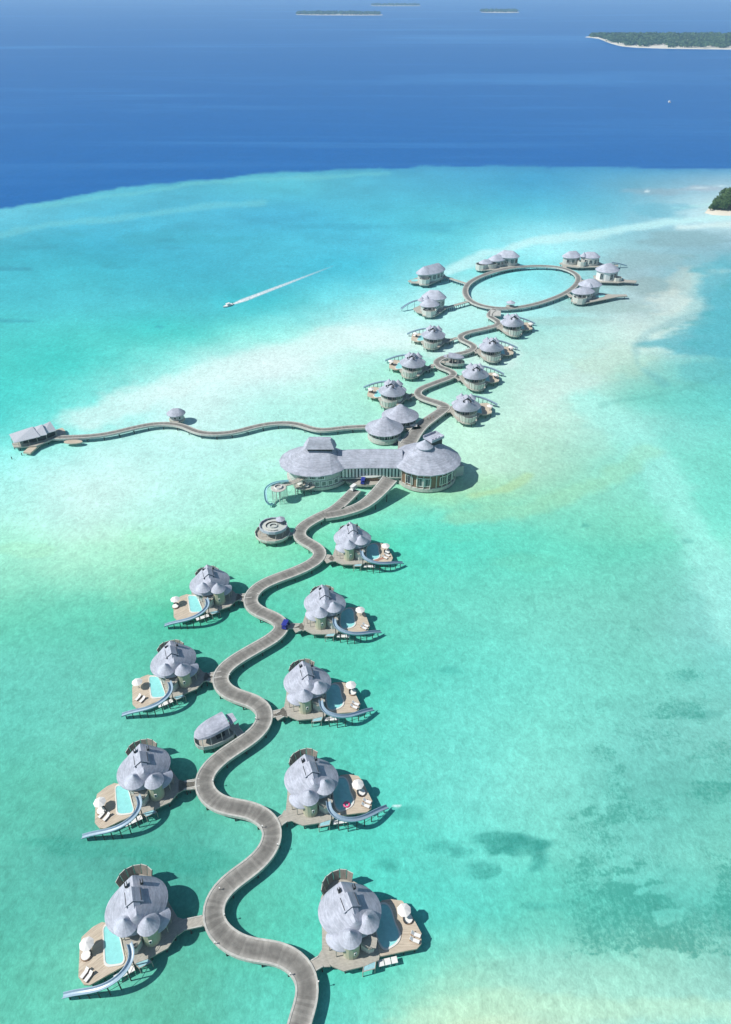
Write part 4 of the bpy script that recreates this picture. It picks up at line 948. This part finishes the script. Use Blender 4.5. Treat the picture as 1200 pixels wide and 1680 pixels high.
rp1 = round_pav((631,701.5), 7.6, 7.2, 5.2, 10.6, 'round pavilion with pale conical roof at the end of the thin wavy boardwalk')
rp2 = round_pav((657,681), 7.6, 6.8, 5.2, 10.6, 'cone roofed pavilion half hidden behind the other round pavilion')
ld = MB(); a, b = at(660, 703, WZ), at(684, 704, WZ)
lk = empty('link_deck', (0, 0, 0)); tag(lk, 'small curved deck joining the cone roofed pavilions to the far boardwalk', 'deck')
sweep(catmull([at(655,698,WZ), at(668,700.5,WZ), at(680,702,WZ), at(690,700,WZ)], 1.0), [(-1.5, 0), (1.5, 0), (1.5, -.4), (-1.5, -.4)], 'deck', M['plat'], lk)
for q in (at(665,701,0), at(676,702.5,0)): pile(q.x, q.y, 2.0, lk)
# boats/benches at the side of the pavilion deck
bn = at(677, 693, 2.45)
pt = empty('bench', (bn.x, bn.y, WZ)); MB().box((0,0,.45),(3,.7,.1)).build('seat', M['white'], pt); MB().box((0,.35,.75),(3,.08,.5)).build('backrest', M['white'], pt); MB().box((-1.2,0,.2),(.1,.6,.4)).build('leg', M['dark'], pt); MB().box((1.2,0,.2),(.1,.6,.4)).build('leg', M['dark'], pt)
tag(pt, 'white bench beside the half hidden cone roofed pavilion', 'bench'); pt.location = at(679, 700.5, WZ)

# ------------------------------------------------------------------ shell roofed pavilions
def shell_pav(px, rot, scale, label, br, sx=1):
    p = at(px[0], px[1], 4.5); r_ = empty('shell_pavilion', (p.x, p.y, 0), R(rot)); tag(r_, label, 'pavilion', 'shell roofed open pavilions')
    S = scale
    out = [(-6.6,0),(-6.2,-1.6),(-5,-2.9),(-2.5,-3.8),(1,-4.1),(4.4,-3.8),(5.4,-2.4),(6.6,-1.2),(6.6,1.2),(5.4,2.6),(1,4.1),(-2.5,3.8),(-5,2.9),(-6.2,1.6)]
    P_ = [(x * S, y * S) for x, y in out]
    MB().prism(P_, 1.5, 1.95).build('platform', M['plat'], r_)
    low = [q for q in P_[0:7]] ; low2 = P_[9:] + P_[:1]
    for seg in (low, low2):
        for a, b in zip(seg, seg[1:]):
            L_ = math.hypot(b[0] - a[0], b[1] - a[1]); MB().box(((a[0] + b[0]) / 2, (a[1] + b[1]) / 2, 2.35), (L_ - .05, .14, 1.3), math.atan2(b[1] - a[1], b[0] - a[0])).build('parapet_panel', M['wall'], r_)
    for x, y in [(-5,-2.4),(-2.5,-3.3),(1,-3.6),(3.6,-3.2),(-5,2.4),(-2.5,3.3),(1,3.6),(3.6,3.2)]:
        pile(x * S, y * S, 1.5, r_, 'stilt'); MB().tube((x * S, y * S, 1.9), (x * S * .95, y * S * .84, 5.3), .1, 6).build('post', M['screen'], r_)
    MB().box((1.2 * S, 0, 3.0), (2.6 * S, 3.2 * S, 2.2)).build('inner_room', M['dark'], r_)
    # half-hull roof: rounded nose at -x, straight cut at +x
    rs = []
    for k in range(9):
        t = k / 8; th = t * math.pi; ring = []
        cy = -math.cos(th); hz = math.sin(th) ** .8
        for i in range(13):
            u = i / 12; x = -6.6 + 10.6 * u; wdt = 3.3 * math.sqrt(max(0, 1 - (1 - min(1, u / .62)) ** 2)) + .02
            ring.append((x * S, cy * wdt * S, 5.0 + .8 * u + hz * 1.7 * S * math.sqrt(max(0, 1 - (1 - min(1, u / .7)) ** 2))))
        rs.append(ring)
    inner = [[(x * .995, y * .96, z - .16) for x, y, z in ring] for ring in rs]
    mb = MB(); mb.rings(rs, closed=False); mb.rings(inner[::-1], closed=False); mb.rings([rs[0], inner[0]], closed=False); mb.rings([inner[-1], rs[-1]], closed=False)
    e0 = [ring[-1] for ring in rs]; e1 = [ring[-1] for ring in inner]; mb.rings([e0, e1], closed=False)
    mb.build('shell_roof', M['roof'], r_)
    MB().prism([(4.7 * S, -2.2 * S), (6.9 * S, -1.6 * S), (6.9 * S, 1.6 * S), (4.7 * S, 2.2 * S)], 5.4, 5.6).build('canopy', M['roof2'], r_)
    footbridge(r_, (6.0 * S, 0), at(br[0], br[1], WZ), 2.0)
    return r_
shell_pav((352,1196), 33, .84, 'dark open sided pavilion under a grey half hull roof, left of the boardwalk', (398,1212))
shell_pav((746,588), 172, .8, 'tiny pale shell roofed hut tucked into a bend of the far boardwalk', (724,594))

# ------------------------------------------------------------------ open round platform (stargazing deck)
p = at(447, 868, 4.0); od = empty('round_platform', (p.x, p.y, 0)); tag(od, 'open round tiered timber platform on stilts left of the boardwalk, no roof', 'platform')
MB().prism(octo(0, 0, 6.2, 5.6, 12), 1.6, 2.1).build('lower_deck', M['plat'], od)
wall_ring(0, 0, 6.3, 5.7, 2.1, 2.9, 14, th=.15).build('balustrade', M['screen'], od)
MB().prism(octo(.4, .5, 4.9, 4.4, 14), 4.6, 4.85).build('upper_deck', M['wall'], od)
wall_ring(.4, .5, 5.0, 4.5, 4.5, 5.6, 14, th=.3).build('parapet', M['roof2'], od)
wall_ring(.4, .5, 3.3, 2.9, 4.85, 5.35, 14, R(40), R(300), th=.6, full=False).build('bench', M['screen'], od)
wall_ring(.4, .5, 1.5, 1.3, 4.85, 5.3, 10, th=.3).build('fire_ring', M['wall'], od)
cone_roof(2.8, 2.4, 1.7, 6.6, 7.4, 10).build('canopy', M['roof2'], od)
for x, y in ((1.9,1.6),(3.8,1.8),(2.9,3.4)): MB().tube((x, y, 4.8), (x, y, 6.6), .08, 5).build('post', M['dark'], od)
for k in range(10):
    t = k * math.pi / 5; pile(5.6 * math.cos(t), 5.0 * math.sin(t), 1.6, od, 'stilt'); MB().tube((4.5 * math.cos(t), 4.1 * math.sin(t), 2.1), (4.6 * math.cos(t) + .4, 4.1 * math.sin(t) + .5, 4.6), .1, 5).build('post', M['screen'], od)
for a in (20, 60, 110, 150): t = R(a); MB().tube((4.9 * math.cos(t), 4.6 * math.sin(t), 4.6), (5.4 * math.cos(t), 5.1 * math.sin(t), 6.6), .06, 4).build('mast', M['dark'], od)
footbridge(od, (5.8, -.6), at(485, 877, WZ), 1.6)

# ------------------------------------------------------------------ jetty hut half way along the wavy walk
p = at(289, 677, 5.0); hh = empty('hut', (p.x, p.y, 0)); tag(hh, 'tiny grey roofed hut beside the thin wavy boardwalk', 'hut')
MB().prism(octo(0, 0, 3.6, 3.2, 10), 1.4, 2.1).build('platform', M['plat'], hh)
wall_ring(0, 0, 3.2, 2.8, 2.1, 4.8, 10).build('wall', M['wall'], hh)
windows_on(hh, 0, 0, 3.2, 2.8, 0, (-126,-90,-54), 1.1, 3.0, 4.2, 'white', .05, 0)
ridge_roof(0, 0, 4.2, 3.7, R(10), 4.9, 7.2, (-1, 0), (1.3, .2), 16, bulge=.2).build('roof', M['roof'], hh)
for x, y in ((-2.4,-2),(2.4,-2),(0,-2.8),(2.4,2)): pile(x, y, 1.5, hh, 'stilt')
footbridge(hh, (.4, -3.0), at(292, 695, WZ), 1.6)

# ------------------------------------------------------------------ arrival jetty
p = at(58, 712, 4.5); jt = empty('arrival_jetty', (p.x, p.y, 0)); tag(jt, 'arrival jetty at far left with folded pale roofs and two stubby landing piers', 'jetty')
MB().prism([(-9,-4),(-7,-7),(2,-6),(9,2),(11,5),(8,8),(1,7),(-6,2)], 1.6, 2.2).build('platform', M['plat'], jt)
def gable(x, y, L_, W_, rz, z0, z1):
    c, s = math.cos(rz), math.sin(rz); f = lambda a, b, z: (x + a * c - b * s, y + a * s + b * c, z)
    v = [f(-L_,-W_,z0), f(L_,-W_,z0), f(L_,W_,z0), f(-L_,W_,z0), f(-L_*1.15,0,z1 - 1.0), f(L_*.7,0,z1), f(-L_,-W_,z0-.15), f(L_,-W_,z0-.15), f(L_,W_,z0-.15), f(-L_,W_,z0-.15)]
    return MB().add(v, [(0,1,5,4),(2,3,4,5),(1,2,5),(3,0,4),(0,6,7,1),(1,7,8,2),(2,8,9,3),(3,9,6,0),(9,8,7,6)])
for x, y, L_, W_, a in ((-3.2,-2.0,5.2,4.0,30),(1.2,.8,3.2,3.6,24),(4.2,3.2,2.8,3.2,36)): gable(x, y, L_, W_, R(a), 4.9, 8.2).build('folded_roof', M['pale'], jt)
for x, y in ((-8,-5),(-5,-6.2),(-1,-5.2),(2,-3.6),(5,-1),(8,2),(-6,0),(-2,3.5),(3,6)): MB().tube((x, y, 2), (x, y, 5), .12, 6).build('post', M['plat'], jt); pile(x, y, 1.6, jt, 'stilt')
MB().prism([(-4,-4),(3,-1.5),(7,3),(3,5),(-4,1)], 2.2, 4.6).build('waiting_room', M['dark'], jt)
for nm, pa, pb in (('pier', (44,742.5), (62,727)), ('pier', (80,712), (105,704))):
    a = at(*pa, 1.6) - Vector((p.x, p.y, 0)); b = at(*pb, 1.6) - Vector((p.x, p.y, 0)); d = (b - a)
    MB().box(((a.x + b.x) / 2, (a.y + b.y) / 2, 1.25), (d.length, 3.4, .7), math.atan2(d.y, d.x)).build(nm, M['deck'], jt)
pile(-6, -13, 1.2, jt); pile(-3, -10, 1.2, jt)
bd = at(112, 719, 2.0)
ldk = MB().prism(octo(bd.x + 3, bd.y - 2.6, 4.0, 1.6, 12), 1.5, 1.9).build('boat_landing', M['deck'], None); tag(ldk, 'small oval landing stage on the wavy boardwalk near the arrival jetty', 'landing stage')
# small landings at the oval loop
p = at(812, 514, WZ); q = MB().prism([(p.x-3.4,p.y-4.5),(p.x+3,p.y-4),(p.x+4.2,p.y+4),(p.x-1.6,p.y+5.6)], 1.9, 2.5).build('landing_deck', M['kerb'], None); tag(q, 'small square landing deck where the far boardwalk meets the oval loop', 'deck')
p = at(838, 500, 3.4); lh = empty('shelter', (p.x, p.y, 0)); tag(lh, 'tiny roofed shelter on the lower edge of the oval loop', 'shelter')
cone_roof(0, 0, 2.8, 4.8, 6.2, 8).build('roof', M['roof2'], lh)
for x, y in ((-1.8,-1.8),(1.8,-1.8),(1.8,1.8),(-1.8,1.8)): MB().tube((x, y, 2.4), (x, y, 4.8), .1, 5).build('post', M['plat'], lh)
MB().prism(octo(0, 0, 2.9, 2.9, 8), 1.9, 2.44).build('platform', M['plat'], lh)

# ------------------------------------------------------------------ buggies, lamps, people, boats
def buggy(px, rz, body, label, z=WZ):
    p = at(px[0], px[1], z); r_ = empty('buggy', p, rz); tag(r_, label, 'buggy')
    b = MB(); b.prism([(-1.5,-.75),(1.5,-.75),(1.7,-.4),(1.7,.4),(1.5,.75),(-1.5,.75)], .35, .75); b.box((-.9,0,1.0),(.9,1.3,.5)); b.box((.9,0,.9),(.7,1.2,.35)); b.build('body', M[body], r_)
    MB().box((-.25,0,2.0),(2.6,1.5,.12)).build('canopy', M[body], r_)
    for x in (-1.4,.9):
        for y in (-.65,.65): MB().tube((x,y,.7),(x,y,1.95),.04,5).build('canopy_post', M['dark'], r_)
    MB().box((-.1,0,1.0),(.6,1.2,.2)).build('seat', M['white'], r_)
    for x in (-1.0,1.05):
        for y in (-.75,.75): MB().tube((x,y-.1,.32),(x,y+.1,.32),.32,12).build('wheel', M['tyre'], r_)
    return r_
buggy((469,1028), R(75), 'blue', 'bright blue buggy stopped on the boardwalk at a footbridge')
buggy((596,792), R(80), 'blue', 'blue buggy parked at the front of the large pavilion')
buggy((580.5,803), R(55), 'white', 'white buggy on the lower fork of the boardwalk before the large pavilion')
def lamp(px, idx):
    p = at(px[0], px[1], WZ); r_ = empty('path_lamp', p)
    MB().tube((0,0,0),(0,0,.75),.06,6).build('post', M['dark'], r_); MB().tube((0,0,.75),(0,0,.95),.15,8).build('lamp_head', M['canvas'], r_)
    return r_
LAMPS = [((369,1503),'low white headed post on the inside of the lowest left bend'),((477,1600),'low post on the inner edge of the lowest right bend'),((361,1460),'low post on the left edge above the lowest left bend'),((353,1549),'low post on the outer edge of the lowest left bend'),((523,1613),'low post on the outer right edge of the lowest right bend'),
 ((350,1283),'low white headed post inside the bend beside the second left villa'),((431,1358),'low post inside the bend opposite the villa with the pink float'),((420,1181),'low white headed post inside the bend right of the shell roofed pavilion'),((456,1388),'low post on the right edge under the footbridge of the villa with the pink float'),
 ((424,977),'low white headed post inside the bend beside the fourth left villa'),((377,1110),'low white headed post inside the bend beside the third left villa'),((455,1056),'low post on the right edge below the blue buggy')]
for i, (pp_, lb_) in enumerate(LAMPS): tag(lamp(pp_, i), lb_, 'lamp post', 'low lamp posts along the boardwalk')
# rope barrier posts across the far walk
gp = at(703, 687, WZ)
for i in range(4):
    o = MB().tube((0,0,0),(0,0,1.0),.13,6).build('barrier_post', M['brick'], None); q = at(696 + i * 5.2, 689.5 - i * 1.2, WZ); o.location = q
    tag(o, ['leftmost', 'second from left', 'third from left', 'rightmost'][i] + ' of the four reddish posts standing across the far boardwalk', 'post', 'posts across the far boardwalk')

def boat(name, px, rz, L_, m, label, z=0.0):
    p = at(px[0], px[1], z); r_ = empty(name, p, rz); tag(r_, label, 'boat')
    rs = []
    for (x, wd, hb) in ((-.5,.16,.0),(-.2,.17,-.02),(.15,.16,0),(.38,.09,.06),(.5,.005,.12)):
        rs.append([(x*L_, -wd*L_, .16*L_*.55+hb*L_*.4), (x*L_, -wd*L_*.7, -.02*L_), (x*L_, wd*L_*.7, -.02*L_), (x*L_, wd*L_, .16*L_*.55+hb*L_*.4)])
    MB().rings(rs, True, True).build('hull', M[m], r_)
    MB().box((-.05*L_,0,.15*L_),(.3*L_,.2*L_,.1*L_)).build('cabin', M['white'], r_)
    MB().box((-.05*L_,0,.225*L_),(.36*L_,.24*L_,.02*L_)).build('canopy', M['white'], r_)
    MB().box((-.53*L_,0,.08*L_),(.06*L_,.07*L_,.12*L_)).build('outboard', M['dark'], r_)
    return r_
a, b = at(374, 502.5), at(548, 436)
hd = math.atan2(a.y - b.y, a.x - b.x)
boat('speedboat', (374,502.5), hd, 7.5, 'white', 'small white speedboat trailing a long straight wake across the lagoon')
boat('sailing_boat', (1098,168), R(80), 11, 'white', 'tiny white boat far out on the deep blue sea')
boat('moored_boat', (660,727.5), R(8), 8.0, 'navy', 'small dark boat moored behind the large pavilion')
# wake
wk = MB(); n = 80; uv = []; vs_ = []; d = (b - a); L_ = d.length; d.normalize(); nn = Vector((-d.y, d.x, 0))
for i in range(n + 1):
    t = i / n; wd = (.7 + 2.4 * min(1, t * 10)) * (1 - .75 * t) + .25
    for s in (-1, 0, 1): vs_.append(a + d * (3 + t * L_) + nn * (s * wd) + Vector((0, 0, .05))); uv.append((t, (s + 1) / 2))
fs_ = [(3*i+k, 3*i+k+1, 3*i+k+4, 3*i+k+3) for i in range(n) for k in (0, 1)]
wk.add(vs_, fs_); wk.uv = uv
m = bpy.data.materials.new('foam'); m.use_nodes = True; T = m.node_tree; N = T.nodes; L = T.links
bs = N['Principled BSDF']; bs.inputs['Base Color'].default_value = (.8,.86,.88,1); bs.inputs['Roughness'].default_value = .9
u_ = N.new('ShaderNodeUVMap'); se = N.new('ShaderNodeSeparateXYZ'); L.new(u_.outputs[0], se.inputs[0])
cr1 = N.new('ShaderNodeValToRGB'); e = cr1.color_ramp.elements; e[0].color = (1,1,1,1); e[1].color = (0,0,0,1); e2 = e.new(.45); e2.color = (.75,.75,.75,1); L.new(se.outputs[0], cr1.inputs[0])
cr2 = N.new('ShaderNodeValToRGB'); e = cr2.color_ramp.elements; e[0].color = (0,0,0,1); e[1].color = (0,0,0,1); e2 = e.new(.3); e2.color = (1,1,1,1); e3 = e.new(.7); e3.color = (1,1,1,1); L.new(se.outputs[1], cr2.inputs[0])
tn = N.new('ShaderNodeTexNoise'); tn.inputs['Scale'].default_value = .6; tn.inputs['Detail'].default_value = 5; g_ = N.new('ShaderNodeNewGeometry'); L.new(g_.outputs['Position'], tn.inputs['Vector'])
mr = N.new('ShaderNodeMapRange'); mr.inputs[1].default_value = .3; mr.inputs[2].default_value = .6; L.new(tn.outputs[0], mr.inputs[0]); mr.inputs[3].default_value = .45
m1 = N.new('ShaderNodeMath'); m1.operation = 'MULTIPLY'; L.new(cr1.outputs[0], m1.inputs[0]); L.new(cr2.outputs[0], m1.inputs[1])
m2 = N.new('ShaderNodeMath'); m2.operation = 'MULTIPLY'; L.new(m1.outputs[0], m2.inputs[0]); L.new(mr.outputs[0], m2.inputs[1]); L.new(m2.outputs[0], bs.inputs['Alpha'])
tag(wk.build('wake', m, None), 'long straight white wake behind the speedboat', kind='stuff')

# ------------------------------------------------------------------ islands
def foliage_mass(name, pts, size, parent=None):
    """leaf-clump faces scattered about given crown centres"""
    rng = np.random.default_rng(len(pts)); V = []; Fc = []
    for (x, y, z, r_, hz, k) in pts:
        u = rng.normal(size=(k, 3)); u /= np.linalg.norm(u, axis=1)[:, None]; rad = r_ * (0.72 + .38 * rng.random((k, 1)))
        u[:, 2] = np.abs(u[:, 2]) * 1.0 - .15
        c = np.array((x, y, z)) + u * rad * np.array((1, 1, hz))
        for q in range(k):
            a = rng.normal(size=3); a -= a.dot(u[q]) * u[q] * .75; a /= np.linalg.norm(a); b = np.cross(u[q], a); s = size * (.6 + .8 * rng.random())
            n0 = len(V); V += [tuple(c[q] + a * s), tuple(c[q] + b * s * .8), tuple(c[q] - a * s), tuple(c[q] - b * s * .8)]; Fc.append((n0, n0 + 1, n0 + 2, n0 + 3))
    mb = MB(); mb.v = V; mb.f = Fc
    return mb

def island(name, front, back, label, treeh, beach=6.0, k=14, dens=1.0, n_tree=260, lab_f='dense green woodland covering the distant island'):
    """front/back: matching pixel rows of the wooded outline at the waterline; built as land plus woodland"""
    fp = catmull([at(*q) for q in front], 30); bp = catmull([at(*q) for q in back], 30)
    n = min(len(fp), len(bp)); fi = [fp[int(i * (len(fp) - 1) / (n - 1))] for i in range(n)]; bi = [bp[int(i * (len(bp) - 1) / (n - 1))] for i in range(n)]
    mb = MB(); rings = []
    for f_, b_ in zip(fi, bi):
        d = (b_ - f_); L_ = d.length; d = d.normalized() if L_ > 0 else Vector((0, 1, 0))
        rings.append([tuple(f_ - d * beach * 1.4 + Vector((0, 0, -.4))), tuple(f_ + Vector((0, 0, 1.2))), tuple(f_ + d * beach + Vector((0, 0, 1.6))), tuple(b_ - d * beach + Vector((0, 0, 1.6))), tuple(b_ + Vector((0, 0, 1.2))), tuple(b_ + d * beach * 1.4 + Vector((0, 0, -.4)))])
    mb.rings(rings, closed=False)
    o = mb.build(name, M['sand'], None, True); tag(o, label, kind='structure')
    pts = []
    for _ in range(n_tree):
        i = random.randrange(1, n - 1); t = random.random(); f_, b_ = fi[i], bi[i]; d = (b_ - f_)
        if d.length < beach * 2.2: continue
        m_ = beach * 1.5 / d.length; q = f_ + d * (m_ + (1 - 2 * m_) * t) + Vector((random.uniform(-14, 14), 0, 0))
        h = treeh * random.uniform(.6, 1.1); pts.append((q.x, q.y, h * .55, treeh * random.uniform(.45, .8), .75, k))
    fo = foliage_mass(name, pts, treeh * .26).build('woodland', M['leaf'], None); tag(fo, lab_f, kind='stuff')

island('island', [(962,61),(984,63.5),(1004,71),(1028,76.5),(1070,79),(1120,80),(1200,81),(1300,82),(1420,84)], [(975,59.8),(1000,60),(1040,60),(1090,60),(1140,59.5),(1200,59.5),(1250,59.5),(1320,60),(1420,62)],
       'low distant island with a white beach at the upper right', 14, 8, 16, n_tree=2600, lab_f='dense green woodland on the low distant island at the upper right')
island('island', [(486,24),(500,24.6),(540,25),(590,25.2),(628,25)], [(490,23.4),(510,22.6),(550,22.2),(590,22.6),(626,24)], 'flat faint islet near the horizon, left of centre', 17, 14, 14, n_tree=500, lab_f='hazy trees on the flat islet left of centre near the horizon')
island('island', [(789,20),(800,20.7),(830,21),(852,20.5)], [(791,19.6),(805,19),(830,19),(850,19.6)], 'smaller faint islet near the horizon, right of centre', 17, 14, 14, n_tree=220, lab_f='hazy trees on the smaller islet near the horizon')
island('island', [(608,9.6),(640,10.0),(690,9.8)], [(612,9.2),(645,8.8),(686,9.3)], 'faintest sliver of an islet just under the horizon', 17, 14, 12, n_tree=240, lab_f='barely visible trees on the faintest islet')
# the near wooded point entering at the right edge
nf_ = [(1158,348),(1170,351),(1186,352),(1210,352),(1260,352),(1320,350)]; nb_ = [(1172,336),(1180,332),(1192,328),(1215,322),(1260,318),(1320,316)]
fp = catmull([at(*q) for q in nf_], 5); bp_ = catmull([at(*q) for q in nb_], 5); n = min(len(fp), len(bp_))
fi = [fp[int(i * (len(fp) - 1) / (n - 1))] for i in range(n)]; bi = [bp_[int(i * (len(bp_) - 1) / (n - 1))] for i in range(n)]
rg = []
for f_, b_ in zip(fi, bi):
    d = (b_ - f_).normalized(); rg.append([tuple(f_ - d * 6 + Vector((0,0,-.3))), tuple(f_ + Vector((0,0,.5))), tuple(f_ + d * 5 + Vector((0,0,1))), tuple(b_ + Vector((0,0,1))), tuple(b_ + d * 7 + Vector((0,0,-.3)))])
mb = MB(); mb.rings(rg, closed=False); tag(mb.build('sand_point', M['sand'], None, True), 'white sand point with trees at the right edge', kind='structure')
pts = []
for _ in range(420):
    px_ = random.uniform(1164, 1300); py_ = random.uniform(326, 347); h = max(1.6, min(12.5, (px_ - 1161) * .42)) * random.uniform(.65, 1.1)
    if py_ < 347 - (px_ - 1161) * .9: continue
    q = at(px_, py_); pts.append((q.x, q.y, h * .55, min(4.2, h * .55 + .8), 1.0, 110))
tag(foliage_mass('woodland', pts, .75).build('woodland', M['leaf'], None), 'dense low trees covering the sand point at the right edge', kind='stuff')
tl = ['leftmost small tree of the sand point at the right edge','second small tree from the tip of the sand point','low spreading tree just behind the tip of the sand point','tree in the front row over the white beach','taller tree in the front row near the frame edge','rounded tree at the frame edge above the beach']
for i, (x, y, h) in enumerate([(1165,347,4),(1171,346,6.5),(1177,344,9),(1184,347,10),(1191,347,12),(1198,347,12)]):
    q = at(x, y); tr = empty('tree', (q.x, q.y, .8)); tag(tr, tl[i], 'tree', 'trees on the sand point')
    t_ = MB(); t_.tube((0,0,-.5),(.3,.2,h*.55),.28,7,.14)
    for a in range(4): t_.tube((.3,.2,h*.5),(math.cos(a*1.6)*h*.25,math.sin(a*1.6)*h*.25,h*.75),.1,5,.04)
    t_.build('trunk', M['pile'], tr)
    foliage_mass('crown', [(0,0,h*.62,h*.42,.8,160),(h*.2,h*.1,h*.75,h*.28,.8,80),(-h*.22,0,h*.55,h*.28,.8,80)], .6).build('crown', M['leaf'], tr)

# ------------------------------------------------------------------ the air
hz = MB().box((0, 22000, 82), (90000, 45000, 170))
m = bpy.data.materials.new('haze'); m.use_nodes = True; T = m.node_tree; T.nodes.remove(T.nodes['Principled BSDF'])
pv = T.nodes.new('ShaderNodeVolumePrincipled'); pv.inputs['Color'].default_value = (.52, .80, 1.0, 1); pv.inputs['Density'].default_value = 1.1e-4; pv.inputs['Anisotropy'].default_value = 0
T.links.new(pv.outputs[0], T.nodes['Material Output'].inputs['Volume'])
h_ = hz.build('haze', m, None); tag(h_, kind='stuff')
